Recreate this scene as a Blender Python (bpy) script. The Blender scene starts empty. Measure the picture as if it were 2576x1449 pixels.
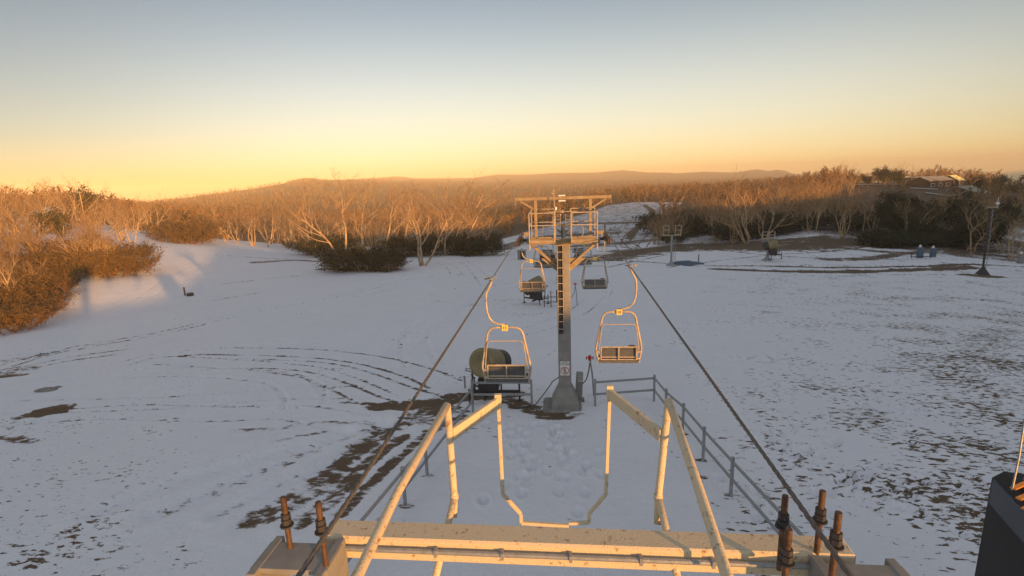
import bpy, bmesh, math, random
import numpy as np
from mathutils import Vector, Matrix, Euler

# ------------------------------------------------------------ camera, sky, sun, exposure
sc = bpy.context.scene
R = math.radians
FW, PITCH, ROLL, YAW = 1288.0, R(12.0), R(2.0), R(5.9)      # half width in picture units = focal length: 90 degrees across
CAM = Vector((0, 0, 9.0))
_hf = Vector((-math.sin(YAW), math.cos(YAW), 0))
_r = Vector((math.cos(YAW), math.sin(YAW), 0))
_f = _hf * math.cos(PITCH) - Vector((0, 0, 1)) * math.sin(PITCH)
_u = _r.cross(_f)
RR = _r * math.cos(ROLL) - _u * math.sin(ROLL)
UU = _u * math.cos(ROLL) + _r * math.sin(ROLL)
cam_data = bpy.data.cameras.new('camera')
cam = bpy.data.objects.new('camera', cam_data)
sc.collection.objects.link(cam)
cam.matrix_world = Matrix(((RR.x, UU.x, -_f.x, CAM.x), (RR.y, UU.y, -_f.y, CAM.y), (RR.z, UU.z, -_f.z, CAM.z), (0, 0, 0, 1)))
cam_data.angle = R(90); cam_data.clip_start = 0.05; cam_data.clip_end = 30000
sc.camera = cam

SUN_EL = R(5.5)
SDIR = Vector((-math.sin(R(45)), math.cos(R(45)), 0))      # the way the sunlight travels over the ground
sun_data = bpy.data.lights.new('sun', 'SUN'); sun_data.energy = 5.0; sun_data.angle = R(0.6); sun_data.color = (1.0, 0.475, 0.13)
sun = bpy.data.objects.new('sun', sun_data); sc.collection.objects.link(sun)
trav = Vector((SDIR.x * math.cos(SUN_EL), SDIR.y * math.cos(SUN_EL), -math.sin(SUN_EL)))
sun.rotation_euler = trav.to_track_quat('-Z', 'Y').to_euler()
sun.location = (60, -60, 40)

world = bpy.data.worlds.new('World'); sc.world = world; world.use_nodes = True
nt = world.node_tree; nt.nodes.clear()
N = lambda t, **k: _node(nt, t, **k)
def _node(tree, t, **k):
    n = tree.nodes.new(t)
    for a, b in k.items(): setattr(n, a, b)
    return n
wo = N('ShaderNodeOutputWorld'); bg1 = N('ShaderNodeBackground'); bg2 = N('ShaderNodeBackground'); ad = N('ShaderNodeAddShader')
sky = N('ShaderNodeTexSky', sky_type='NISHITA', sun_disc=False)
sky.sun_elevation = SUN_EL; sky.sun_rotation = R(135); sky.altitude = 1500
nt.links.new(sky.outputs[0], bg1.inputs[0]); bg1.inputs[1].default_value = 0.05
tc = N('ShaderNodeTexCoord'); sep = N('ShaderNodeSeparateXYZ'); nt.links.new(tc.outputs['Generated'], sep.inputs[0])
ramp = N('ShaderNodeValToRGB'); ramp.color_ramp.interpolation = 'B_SPLINE'
nt.links.new(sep.outputs['Z'], ramp.inputs[0])
SKY = [(0.0, (0.78, 0.50, 0.20)), (0.035, (0.78, 0.56, 0.27)), (0.09, (0.75, 0.64, 0.43)), (0.16, (0.60, 0.575, 0.48)), (0.24, (0.36, 0.385, 0.385)),
       (0.32, (0.20, 0.23, 0.26)), (0.45, (0.19, 0.21, 0.245)), (0.60, (0.43, 0.44, 0.47)), (1.0, (0.66, 0.67, 0.70))]  # overhead stops, out of view, raised to brighten the shaded snow
el = ramp.color_ramp.elements
el[0].position = SKY[0][0]; el[0].color = (*SKY[0][1], 1); el[1].position = 1.0; el[1].color = (*SKY[-1][1], 1)
for p, c in SKY[1:-1]:
    e = el.new(p); e.color = (*c, 1)
# the glow is strongest a little left of the lift line and fades to both sides
dot = N('ShaderNodeVectorMath', operation='DOT_PRODUCT'); nt.links.new(tc.outputs['Generated'], dot.inputs[0])
ga = R(3); dot.inputs[1].default_value = (math.sin(ga), math.cos(ga), 0)
mr = N('ShaderNodeMapRange', interpolation_type='SMOOTHSTEP'); nt.links.new(dot.outputs['Value'], mr.inputs[0])
mr.inputs[1].default_value = 0.56; mr.inputs[2].default_value = 0.99; mr.inputs[3].default_value = 0.32; mr.inputs[4].default_value = 1.0
mb_ = N('ShaderNodeMapRange', interpolation_type='SMOOTHSTEP'); nt.links.new(dot.outputs['Value'], mb_.inputs[0])    # the sunset side behind the camera
mb_.inputs[1].default_value = 0.25; mb_.inputs[2].default_value = -0.65; mb_.inputs[3].default_value = 0.0; mb_.inputs[4].default_value = 1.15
sm_ = N('ShaderNodeMath', operation='MAXIMUM'); nt.links.new(mr.outputs[0], sm_.inputs[0]); nt.links.new(mb_.outputs[0], sm_.inputs[1])
mm = N('ShaderNodeVectorMath', operation='SCALE'); nt.links.new(ramp.outputs[0], mm.inputs[0]); nt.links.new(sm_.outputs[0], mm.inputs['Scale'])
nt.links.new(mm.outputs[0], bg2.inputs[0]); bg2.inputs[1].default_value = 0.57
nt.links.new(bg1.outputs[0], ad.inputs[0]); nt.links.new(bg2.outputs[0], ad.inputs[1]); nt.links.new(ad.outputs[0], wo.inputs[0])
sc.view_settings.view_transform = 'Standard'; sc.view_settings.look = 'None'; sc.view_settings.gamma = 1; sc.view_settings.exposure = 0.73
sc.cycles.volume_bounces = 0; sc.cycles.max_bounces = 5; sc.cycles.diffuse_bounces = 2; sc.cycles.transparent_max_bounces = 8
sc.cycles.volume_step_rate = 4.0; sc.cycles.volume_max_steps = 64

# ------------------------------------------------------------ helpers: pixels of the photo (2576 wide) to places
def ray(px, py):
    d = RR * ((px - 1288) / FW) + UU * ((724 - py) / FW) + _f
    return d
def PY(px, py, Y):
    d = ray(px, py); return CAM + d * (Y / d.y)
def PX(px, py, X):
    d = ray(px, py); return CAM + d * (X / d.x)
def PZ(px, py, Z):
    d = ray(px, py); return CAM + d * ((Z - CAM.z) / d.z)
def az_of(px, py=450):
    d = ray(px, py); return math.atan2(d.x, d.y)
def depth(p): return (p - CAM).dot(_f)

def smooth(x, a, b):
    t = np.clip((x - a) / (b - a), 0, 1); return t * t * (3 - 2 * t)
_vr = np.random.RandomState(7)
_lat = _vr.rand(256, 256)
def vnoise(x, y):
    xi = np.floor(x).astype(int); yi = np.floor(y).astype(int); fx = x - xi; fy = y - yi
    fx = fx * fx * (3 - 2 * fx); fy = fy * fy * (3 - 2 * fy)
    a = _lat[xi % 256, yi % 256]; b = _lat[(xi + 1) % 256, yi % 256]; c = _lat[xi % 256, (yi + 1) % 256]; d = _lat[(xi + 1) % 256, (yi + 1) % 256]
    return (a * (1 - fx) + b * fx) * (1 - fy) + (c * (1 - fx) + d * fx) * fy
def fbm(x, y, o=4):
    s = 0; a = 0.5
    for i in range(o):
        s = s + a * vnoise(x * 2 ** i + 17.3 * i, y * 2 ** i + 5.1 * i); a *= 0.5
    return s
# ------------------------------------------------------------ terrain
ROWS = {   # distance: skyline-like rows of the ground in the picture
 130: [(-300,655),(0,640),(200,618),(350,618),(550,626),(720,637),(900,636),(1200,636),(1420,630),(1600,628),(1750,620),(1900,606),(2050,596),(2200,612),(2350,620),(2480,640),(2576,650),(2900,670)],
 175: [(-300,600),(0,582),(200,574),(350,588),(550,603),(720,613),(900,622),(1200,620),(1330,600),(1420,600),(1600,590),(1750,578),(1900,566),(2050,540),(2200,545),(2350,560),(2480,575),(2576,590),(2900,620)],
 230: [(-300,560),(0,545),(200,550),(350,576),(550,592),(720,612),(900,612),(1200,612),(1330,570),(1420,562),(1600,548),(1750,545),(1900,535),(2050,500),(2200,486),(2350,492),(2480,515),(2576,535),(2900,570)],
 330: [(-300,540),(0,526),(200,535),(350,556),(550,572),(720,586),(900,582),(1200,586),(1330,550),(1420,535),(1530,514),(1600,507),(1750,508),(1900,505),(2050,472),(2130,462),(2200,460),(2350,462),(2480,486),(2576,505),(2900,540)],
 500: [(-300,535),(0,521),(200,529),(350,540),(550,546),(720,550),(900,548),(1200,552),(1420,525),(1600,500),(1750,490),(1900,482),(2050,462),(2200,458),(2350,458),(2420,464),(2480,472),(2540,490),(2576,500),(2900,545)],
 850: [(-300,534),(0,519),(200,526),(350,522),(550,512),(720,500),(900,500),(1200,506),(1420,490),(1600,478),(1750,475),(1900,466),(2050,462),(2200,466),(2350,470),(2576,510),(2900,560)],
 1400:[(-300,534),(0,520),(200,522),(350,516),(420,508),(500,494),(600,481),(720,461),(800,458),(1000,462),(1200,470),(1420,466),(1600,464),(1750,462),(1900,455),(2050,455),(2200,468),(2576,520),(2900,560)],
 2300:[(-300,540),(0,524),(200,526),(350,522),(500,502),(640,485),(700,468),(735,454),(760,448),(792,447),(802,452),(900,451),(1060,454),(1200,455),(1420,450),(1600,450),(1750,448),(1900,446),(2050,452),(2200,470),(2576,522),(2900,560)],
 3100:[(-300,545),(0,530),(200,530),(350,526),(500,508),(640,490),(720,470),(800,456),(900,449),(960,446),(990,443),(1015,444),(1045,448),(1190,447),(1215,443),(1250,438),(1330,438),(1400,434),(1500,433),(1540,429),(1570,427),(1590,429),(1630,433),(1680,433),(1700,435),(1770,431),(1850,433),(1880,428),(1905,425),(1935,429),(1955,426),(1975,428),(1995,436),(2050,440),(2200,470),(2576,524),(2900,560)],
}
HN = [(0, 8.3), (10, 8.4), (20, 9.1), (40, 10.8), (80, 14.2)]
def row_height(az, D, pts, wig=0.0):
    """height of ground at distance D seen at azimuth az where the picture row is y(x)"""
    xs = np.array([p[0] for p in pts], float); ys = np.array([p[1] for p in pts], float)
    T = np.full_like(az, -0.02)
    s, c = np.sin(az), np.cos(az)
    for it in range(12):
        d = lambda v: s * v.x + c * v.y + T * v.z
        dz = d(_f); px = 1288 + FW * d(RR) / dz; py = 724 - FW * d(UU) / dz
        T = T + (py - np.interp(px, xs, ys)) / FW * 0.9
    return T * D
def build_profile(az):
    Ds = [h[0] for h in HN] + sorted(ROWS) + [3500, 4300]
    Z = [np.full_like(az, -h[1]) for h in HN] + [row_height(az, D, ROWS[D]) for D in sorted(ROWS)]
    Z.append(Z[-1] - 18); Z.append(Z[-1] - 120)
    return np.array(Ds, float), np.array(Z)
A0, A1 = R(-66), R(58)
AZT = np.linspace(A0, A1, 1500)
DT = np.concatenate([[0.0], np.geomspace(2, 4300, 1200)])
_Ds, _Z = build_profile(AZT)
_Z = np.array([np.convolve(np.pad(z, 6, 'edge'), np.ones(13) / 13, 'valid') if D < 1000 else z for z, D in zip(_Z, _Ds)])
_sl = np.vstack([_Z[0:1], _Z[1:]])
TAB = np.zeros((len(DT), len(AZT)))
lD = np.log(np.maximum(_Ds, 1.0)); lDT = np.log(np.maximum(DT, 1.0))
for j in range(len(AZT)):
    TAB[:, j] = np.interp(lDT, lD, _Z[:, j])
k = 31; ker = np.hanning(k + 2)[1:-1]; ker /= ker.sum()
_sm = np.array([np.convolve(np.pad(TAB[:, j], k // 2, 'edge'), ker, 'valid') for j in range(len(AZT))]).T
_w = (1 - smooth(DT, 900, 1400))[:, None]
TAB = _sm * _w + TAB * (1 - _w)

VDIR = (0.70711, 0.70711)
SHADE_RIDGE_V = [(-600, -7.0), (-40, -6.3), (-14, -6.4), (-4, -6.5), (4, -6.4), (8, -5.9), (11, -4.6), (13.7, -3.9), (16.5, -2.2), (22, -0.2), (26, -0.2), (30, -1.3), (35, -3.0), (38, -2.8), (44, -1.4), (62, -1.2), (110, -2.2), (170, -1.8), (240, -1.5), (400, -3), (700, -4)]
def height(x, y):
    """ground height (numpy arrays), absolute"""
    x = np.asarray(x, float); y = np.asarray(y, float)
    D = np.hypot(x, y); az = np.arctan2(x, y)
    ia = np.clip((az - A0) / (A1 - A0) * (len(AZT) - 1), 0, len(AZT) - 1.001)
    idd = np.where(D < 2, D / 2, 1 + (np.log(np.maximum(D, 2) / 2) / math.log(4300 / 2)) * 1199)
    idd = np.clip(idd, 0, 1199.999)
    i0 = idd.astype(int); j0 = ia.astype(int); fi = idd - i0; fj = ia - j0
    z = (TAB[i0, j0] * (1 - fj) + TAB[i0, j0 + 1] * fj) * (1 - fi) + (TAB[i0 + 1, j0] * (1 - fj) + TAB[i0 + 1, j0 + 1] * fj) * fi
    # behind the camera: level ground climbing to an unseen ridge, crest shaped to cast the evening shade
    back = np.maximum(smooth(az, A1, A1 + R(20)), smooth(-az, -A0, -A0 + R(20)))
    zb = -8.4 - 0.02 * np.minimum(D, 60)
    z = z * (1 - back) + zb * back
    b = -(x * SDIR.x + y * SDIR.y); v = x * VDIR[0] + y * VDIR[1]
    crest = np.interp(v, [p[0] for p in SHADE_RIDGE_V], [p[1] for p in SHADE_RIDGE_V]) + 0.0963 * 70 + (fbm(v / 9.0, v * 0 + 3, 4) - 0.47) * 0.9
    w = smooth(b, 22, 70)
    z = np.where(b > 22, z * (1 - w) + crest * w, z)
    return z + 9.0
def gz(x, y): return float(height(np.array([x]), np.array([y]))[0])
def PG(px, py, dmax=1500):
    """where the ray through a pixel meets the ground"""
    d = ray(px, py); t = np.geomspace(6, dmax, 4000) / math.hypot(d.x, d.y)
    z = CAM.z + d.z * t; g = height(d.x * t, d.y * t)
    k = np.argmax(z < g)
    if z[k] >= g[k]: k = len(t) - 1
    return Vector((d.x * t[k], d.y * t[k], g[k]))
def PD(px, D, py=560):
    a = az_of(px, py); x, y = D * math.sin(a), D * math.cos(a)
    return Vector((x, y, gz(x, y)))
# ------------------------------------------------------------ materials
def mat(name, col, rough=0.7, metal=0.0, var=0.25, scale=6.0, col2=None, bump=0.0, bscale=None, spec=0.3, thr=None):
    m = bpy.data.materials.new(name); m.use_nodes = True
    t = m.node_tree; b = t.nodes['Principled BSDF']
    b.inputs['Roughness'].default_value = rough; b.inputs['Metallic'].default_value = metal
    b.inputs['Specular IOR Level'].default_value = spec
    co = t.nodes.new('ShaderNodeTexCoord'); no = t.nodes.new('ShaderNodeTexNoise')
    no.inputs['Scale'].default_value = scale; no.inputs['Detail'].default_value = 5; no.inputs['Roughness'].default_value = 0.65
    t.links.new(co.outputs['Object'], no.inputs['Vector'])
    cr = t.nodes.new('ShaderNodeValToRGB')
    c2 = col2 or tuple(c * (1 - var) for c in col)
    lo, hi = thr or (0.35, 0.65)
    cr.color_ramp.elements[0].position = lo; cr.color_ramp.elements[0].color = (*c2, 1)
    cr.color_ramp.elements[1].position = hi; cr.color_ramp.elements[1].color = (*col, 1)
    t.links.new(no.outputs['Fac'], cr.inputs[0]); t.links.new(cr.outputs[0], b.inputs['Base Color'])
    if bump:
        n2 = t.nodes.new('ShaderNodeTexNoise'); n2.inputs['Scale'].default_value = bscale or scale * 4; n2.inputs['Detail'].default_value = 4
        t.links.new(co.outputs['Object'], n2.inputs['Vector'])
        bp = t.nodes.new('ShaderNodeBump'); bp.inputs['Strength'].default_value = bump; bp.inputs['Distance'].default_value = 0.02
        t.links.new(n2.outputs['Fac'], bp.inputs['Height']); t.links.new(bp.outputs[0], b.inputs['Normal'])
    return m
M = {}
M['paint'] = mat('weathered_cream_paint', (0.62, 0.52, 0.36), 0.6, 0, col2=(0.27, 0.14, 0.06), scale=17, bump=0.4, thr=(0.30, 0.42))
M['arm'] = mat('ochre_steel_paint', (0.38, 0.29, 0.18), 0.6, 0, col2=(0.25, 0.18, 0.10), scale=4, bump=0.2)
M['galv'] = mat('galvanised_steel', (0.34, 0.35, 0.36), 0.5, 0.35, col2=(0.25, 0.26, 0.27), scale=14, bump=0.15)
M['chair'] = mat('chair_tube_paint', (0.52, 0.44, 0.35), 0.45, 0.1, col2=(0.36, 0.29, 0.22), scale=10)
M['slat'] = mat('grey_slat', (0.12, 0.125, 0.13), 0.7, col2=(0.08, 0.083, 0.09), scale=12)
M['dark'] = mat('dark_steel', (0.06, 0.06, 0.065), 0.6, 0.3, scale=10)
M['black'] = mat('black_shell', (0.012, 0.012, 0.013), 0.5, scale=5)
M['rust'] = mat('rusty_steel', (0.17, 0.10, 0.06), 0.6, 0.4, col2=(0.07, 0.045, 0.035), scale=16, bump=0.3)
M['rope'] = mat('steel_rope', (0.16, 0.15, 0.14), 0.6, 0.4, scale=20)
M['mast'] = mat('mast_paint', (0.27, 0.26, 0.24), 0.6, 0.0, col2=(0.20, 0.195, 0.18), scale=3, bump=0.1)
M['concrete'] = mat('concrete', (0.26, 0.25, 0.24), 0.9, scale=5, bump=0.3, col2=(0.17, 0.16, 0.15))
M['white'] = mat('white_board', (0.78, 0.77, 0.72), 0.6, scale=8, var=0.12)
M['yellow'] = mat('yellow_plate', (0.80, 0.62, 0.16), 0.5, scale=8, var=0.1)
M['red'] = mat('red_paint', (0.55, 0.05, 0.03), 0.5, scale=8)
M['ink'] = mat('black_ink', (0.02, 0.02, 0.02), 0.7, scale=8)
M['gun'] = mat('gun_yellow_shell', (0.27, 0.22, 0.12), 0.55, scale=3, col2=(0.19, 0.16, 0.09), bump=0.1)
M['guncut'] = mat('gun_dark_ring', (0.045, 0.05, 0.05), 0.6, scale=6)
M['blue'] = mat('blue_cover', (0.10, 0.15, 0.22), 0.6, scale=4)
M['orange'] = mat('orange_stripe', (0.75, 0.28, 0.05), 0.6, scale=8, var=0.1)
M['bark'] = mat('pale_gum_bark', (0.54, 0.39, 0.24), 0.85, col2=(0.24, 0.15, 0.085), scale=1.6, thr=(0.30, 0.62))
M['far'] = mat('far_bare_trees', (0.42, 0.23, 0.09), 0.9, col2=(0.06, 0.032, 0.016), scale=0.13, thr=(0.36, 0.62))
M['twig'] = mat('bare_twigs', (0.33, 0.17, 0.062), 0.9, col2=(0.12, 0.06, 0.025), scale=0.8, thr=(0.30, 0.62))
M['scrub'] = mat('scrub_twigs', (0.30, 0.15, 0.06), 0.9, col2=(0.15, 0.07, 0.03), scale=1.0)
M['leaf'] = mat('dark_gum_leaves', (0.075, 0.072, 0.036), 0.75, col2=(0.020, 0.024, 0.014), scale=1.2)
M['browleaf'] = mat('brown_scrub_leaves', (0.19, 0.105, 0.04), 0.85, col2=(0.075, 0.05, 0.022), scale=1.2)
M['roof'] = mat('sheet_roof', (0.38, 0.33, 0.26), 0.5, scale=1.0)
M['goldroof'] = mat('bright_sheet_roof', (0.85, 0.78, 0.30), 0.5, scale=1.0, var=0.08)
M['wall'] = mat('brown_building_wall', (0.10, 0.06, 0.045), 0.8, scale=0.8)
M['timber'] = mat('weathered_timber', (0.16, 0.12, 0.09), 0.85, scale=5)
M['glass'] = mat('window_glass', (0.05, 0.06, 0.08), 0.1, scale=2)

# snow with brown grass showing through: 'bare' and 'speck' are coverage of the ground itself
gm = bpy.data.materials.new('snow_over_grass'); gm.use_nodes = True
t = gm.node_tree; B = t.nodes['Principled BSDF']
def n_(ty, **k): return _node(t, ty, **k)
def math_(op, a, b=None, clamp=False):
    n = n_('ShaderNodeMath', operation=op); n.use_clamp = clamp
    for i, v in enumerate((a, b)):
        if v is None: continue
        if isinstance(v, (int, float)): n.inputs[i].default_value = v
        else: t.links.new(v, n.inputs[i])
    return n.outputs[0]
geo = n_('ShaderNodeNewGeometry')
def noise(scale, detail=4, rough=0.6, stretch=None):
    n = n_('ShaderNodeTexNoise'); n.inputs['Scale'].default_value = scale; n.inputs['Detail'].default_value = detail; n.inputs['Roughness'].default_value = rough
    if stretch:
        mp = n_('ShaderNodeMapping'); mp.inputs['Scale'].default_value = stretch; t.links.new(geo.outputs['Position'], mp.inputs['Vector']); t.links.new(mp.outputs[0], n.inputs['Vector'])
    else: t.links.new(geo.outputs['Position'], n.inputs['Vector'])
    return n.outputs['Fac']
at1 = n_('ShaderNodeAttribute', attribute_name='bare'); at2 = n_('ShaderNodeAttribute', attribute_name='speck'); at3 = n_('ShaderNodeAttribute', attribute_name='wood')
n1 = noise(2.6, 6, 0.66, (0.7, 1.3, 1)); n2 = noise(0.33, 3, 0.5); n3 = noise(9.0, 3, 0.6)
# patches drawn on the ground, edges broken up by noise
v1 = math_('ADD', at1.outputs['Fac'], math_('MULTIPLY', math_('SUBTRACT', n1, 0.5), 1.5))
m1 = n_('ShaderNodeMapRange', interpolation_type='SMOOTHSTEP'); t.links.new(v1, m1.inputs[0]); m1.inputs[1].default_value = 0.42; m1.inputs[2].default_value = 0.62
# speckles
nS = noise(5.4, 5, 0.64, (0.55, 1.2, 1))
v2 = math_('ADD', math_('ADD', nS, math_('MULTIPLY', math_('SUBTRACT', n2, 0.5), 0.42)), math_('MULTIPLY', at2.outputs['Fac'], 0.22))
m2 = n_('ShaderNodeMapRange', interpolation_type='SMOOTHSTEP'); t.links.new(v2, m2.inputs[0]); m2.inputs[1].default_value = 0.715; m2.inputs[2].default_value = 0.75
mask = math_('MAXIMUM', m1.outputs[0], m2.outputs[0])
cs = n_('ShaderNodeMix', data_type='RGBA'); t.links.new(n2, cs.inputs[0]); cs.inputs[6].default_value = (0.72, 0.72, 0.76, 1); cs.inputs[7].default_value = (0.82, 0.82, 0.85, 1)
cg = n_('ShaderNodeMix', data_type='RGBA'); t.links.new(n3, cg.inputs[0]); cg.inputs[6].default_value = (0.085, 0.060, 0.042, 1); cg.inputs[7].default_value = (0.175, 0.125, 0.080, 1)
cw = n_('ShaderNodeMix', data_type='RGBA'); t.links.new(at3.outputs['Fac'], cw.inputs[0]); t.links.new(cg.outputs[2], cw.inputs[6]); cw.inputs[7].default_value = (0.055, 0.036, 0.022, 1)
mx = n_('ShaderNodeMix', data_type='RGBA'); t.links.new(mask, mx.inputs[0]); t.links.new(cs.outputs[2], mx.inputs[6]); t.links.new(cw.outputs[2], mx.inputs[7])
t.links.new(mx.outputs[2], B.inputs['Base Color']); B.inputs['Roughness'].default_value = 0.85; B.inputs['Specular IOR Level'].default_value = 0.15
h = math_('SUBTRACT', math_('ADD', math_('MULTIPLY', noise(1.1, 4, 0.6), 0.35), math_('MULTIPLY', noise(6.0, 4, 0.6), 0.16)), math_('MULTIPLY', mask, 0.07))
bp = n_('ShaderNodeBump'); bp.inputs['Strength'].default_value = 0.8; bp.inputs['Distance'].default_value = 0.35
t.links.new(h, bp.inputs['Height']); t.links.new(bp.outputs[0], B.inputs['Normal'])
M['ground'] = gm
# ------------------------------------------------------------ mesh builder
C = sc.collection
class MB:
    def __init__(s): s.v = []; s.f = []; s.m = []
    def add(s, vs, fs, mi=0):
        o = len(s.v); s.v += [tuple(v) for v in vs]; s.f += [tuple(i + o for i in f) for f in fs]; s.m += [mi] * len(fs); return s
    def box(s, c, size, rot=None, mi=0, b=0.0):
        hx, hy, hz = size[0] / 2, size[1] / 2, size[2] / 2
        rot = rot or Matrix.Identity(3); c = Vector(c)
        b = b or min(hx, hy, hz) * 0.16
        vs = []; 
        for sx in (-1, 1):
            for sy in (-1, 1):
                for sz in (-1, 1):
                    for k in range(3):
                        p = Vector((sx * (hx - (b if k != 0 else 0)), sy * (hy - (b if k != 1 else 0)), sz * (hz - (b if k != 2 else 0))))
                        vs.append(c + rot @ p)
        I = lambda x, y, z, k: ((x > 0) * 4 + (y > 0) * 2 + (z > 0)) * 3 + k
        fs = []
        for sx in (-1, 1): fs.append([I(sx, a, b_, 0) for a, b_ in ((-1, -1), (1, -1), (1, 1), (-1, 1))])
        for sy in (-1, 1): fs.append([I(a, sy, b_, 1) for a, b_ in ((-1, -1), (1, -1), (1, 1), (-1, 1))])
        for sz in (-1, 1): fs.append([I(a, b_, sz, 2) for a, b_ in ((-1, -1), (1, -1), (1, 1), (-1, 1))])
        for a in (-1, 1):
            for b_ in (-1, 1):
                fs.append([I(-1, a, b_, 1), I(1, a, b_, 1), I(1, a, b_, 2), I(-1, a, b_, 2)])
                fs.append([I(a, -1, b_, 0), I(a, 1, b_, 0), I(a, 1, b_, 2), I(a, -1, b_, 2)])
                fs.append([I(a, b_, -1, 0), I(a, b_, 1, 0), I(a, b_, 1, 1), I(a, b_, -1, 1)])
                for c_ in (-1, 1): fs.append([I(a, b_, c_, 0), I(a, b_, c_, 1), I(a, b_, c_, 2)])
        return s.add(vs, fs, mi)
    def beam(s, p, q, w, h, mi=0, up=None):
        """box section from p to q, w across, h in the direction closest to up"""
        p, q = Vector(p), Vector(q); d = (q - p); L = d.length; y = d / L
        up = Vector(up or (0, 0, 1))
        if abs(y.dot(up)) > 0.98: up = Vector((0, 1, 0))
        x = y.cross(up).normalized(); z = x.cross(y)
        return s.box((p + q) / 2, (w, L, h), Matrix((x, y, z)).transposed(), mi, b=min(w, h) * 0.12)
    def tube(s, pts, r, n=8, mi=0, cap=True):
        pts = [Vector(p) for p in pts]; rs = r if isinstance(r, (list, tuple)) else [r] * len(pts)
        o = []; prev = None
        for i, p in enumerate(pts):
            if i == 0: d = pts[1] - p
            elif i == len(pts) - 1: d = p - pts[-2]
            else: d = (pts[i + 1] - p).normalized() + (p - pts[i - 1]).normalized()
            d = d.normalized()
            if prev is None:
                a = Vector((0, 0, 1)) if abs(d.z) < 0.9 else Vector((0, 1, 0)); x = d.cross(a).normalized()
            else: x = (prev - d * prev.dot(d)).normalized()
            prev = x; y = d.cross(x)
            o += [p + (x * math.cos(t_) + y * math.sin(t_)) * rs[i] for t_ in [2 * math.pi * k / n for k in range(n)]]
        fs = [(i * n + k, i * n + (k + 1) % n, (i + 1) * n + (k + 1) % n, (i + 1) * n + k) for i in range(len(pts) - 1) for k in range(n)]
        if cap: fs += [tuple(range(n))[::-1], tuple((len(pts) - 1) * n + k for k in range(n))]
        return s.add(o, fs, mi)
    def lathe(s, c, axis, prof, n=20, mi=0):
        """profile of (distance along axis, radius)"""
        c = Vector(c); ax = Vector(axis).normalized(); a = Vector((0, 0, 1)) if abs(ax.z) < 0.9 else Vector((1, 0, 0)); x = ax.cross(a).normalized(); y = ax.cross(x)
        o = []
        for (t_, r) in prof: o += [c + ax * t_ + (x * math.cos(u) + y * math.sin(u)) * max(r, 1e-4) for u in [2 * math.pi * k / n for k in range(n)]]
        fs = [(i * n + k, i * n + (k + 1) % n, (i + 1) * n + (k + 1) % n, (i + 1) * n + k) for i in range(len(prof) - 1) for k in range(n)]
        return s.add(o, fs, mi)
    def obj(s, name, mats, parent=None, smooth_=False, origin=None):
        me = bpy.data.meshes.new(name)
        vs = s.v
        if origin is not None: vs = [(v[0] - origin[0], v[1] - origin[1], v[2] - origin[2]) for v in s.v]
        me.from_pydata(vs, [], s.f); 
        for m in (mats if isinstance(mats, list) else [mats]): me.materials.append(m)
        if any(s.m): me.polygons.foreach_set('material_index', s.m)
        if smooth_: me.polygons.foreach_set('use_smooth', [True] * len(me.polygons))
        bm = bmesh.new(); bm.from_mesh(me); bmesh.ops.recalc_face_normals(bm, faces=bm.faces); bm.to_mesh(me); bm.free()
        o = bpy.data.objects.new(name, me); C.objects.link(o)
        if origin is not None: o.location = origin
        if parent: o.parent = parent
        return o
def tag(o, label=None, cat=None, group=None, kind=None):
    for k, v in (('label', label), ('category', cat), ('group', group), ('kind', kind)):
        if v: o[k] = v
    return o
def empty(name, loc=(0, 0, 0), label=None, cat=None, group=None, rz=0.0):
    o = bpy.data.objects.new(name, None); C.objects.link(o); o.location = loc; o.rotation_euler = (0, 0, rz); o.empty_display_size = 0.2
    return tag(o, label, cat, group)
def copy_tree(o, parent=None):
    c = o.copy(); C.objects.link(c)
    if parent: c.parent = parent
    for ch in [k for k in KIDS.get(o.name, [])]: KIDS.setdefault(c.name, []).append(copy_tree(ch, c))
    return c
KIDS = {}
def reg(root):
    for o in list(C.objects):
        if o.parent is not None: 
            l = KIDS.setdefault(o.parent.name, [])
            if o not in l: l.append(o)

# ------------------------------------------------------------ the ground, one sheet
rings = np.concatenate([np.geomspace(1.0, 6, 12)[:-1], np.geomspace(6, 175, 600)[:-1], np.geomspace(175, 400, 190)[:-1], np.geomspace(400, 700, 50)[:-1], np.geomspace(700, 4200, 70)])
azs = np.concatenate([np.linspace(A0 + R(8), R(50), 1300), np.linspace(R(50), 2 * math.pi + A0 + R(8), 200)[1:-1]])
nr, na = len(rings), len(azs)
AA, DD = np.meshgrid(azs, rings); GX = DD * np.sin(AA); GY = DD * np.cos(AA)
GZ = height(GX, GY)
AW = (AA + math.pi) % (2 * math.pi) - math.pi
front = (AW > R(-60)) & (AW < R(52))
# undulation of the snow field
GZ = GZ + (fbm(GX / 5, GY / 5, 4) - 0.47) * 0.10 * (1 - smooth(DD, 150, 300)) + (fbm(GX / 38, GY / 38, 3) - 0.44) * 9 * smooth(DD, 500, 1500) * (1 - smooth(DD, 2000, 3000)) 
bare = np.zeros_like(GX); speck = np.zeros_like(GX); wood = smooth(DD, 180, 420)
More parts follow.
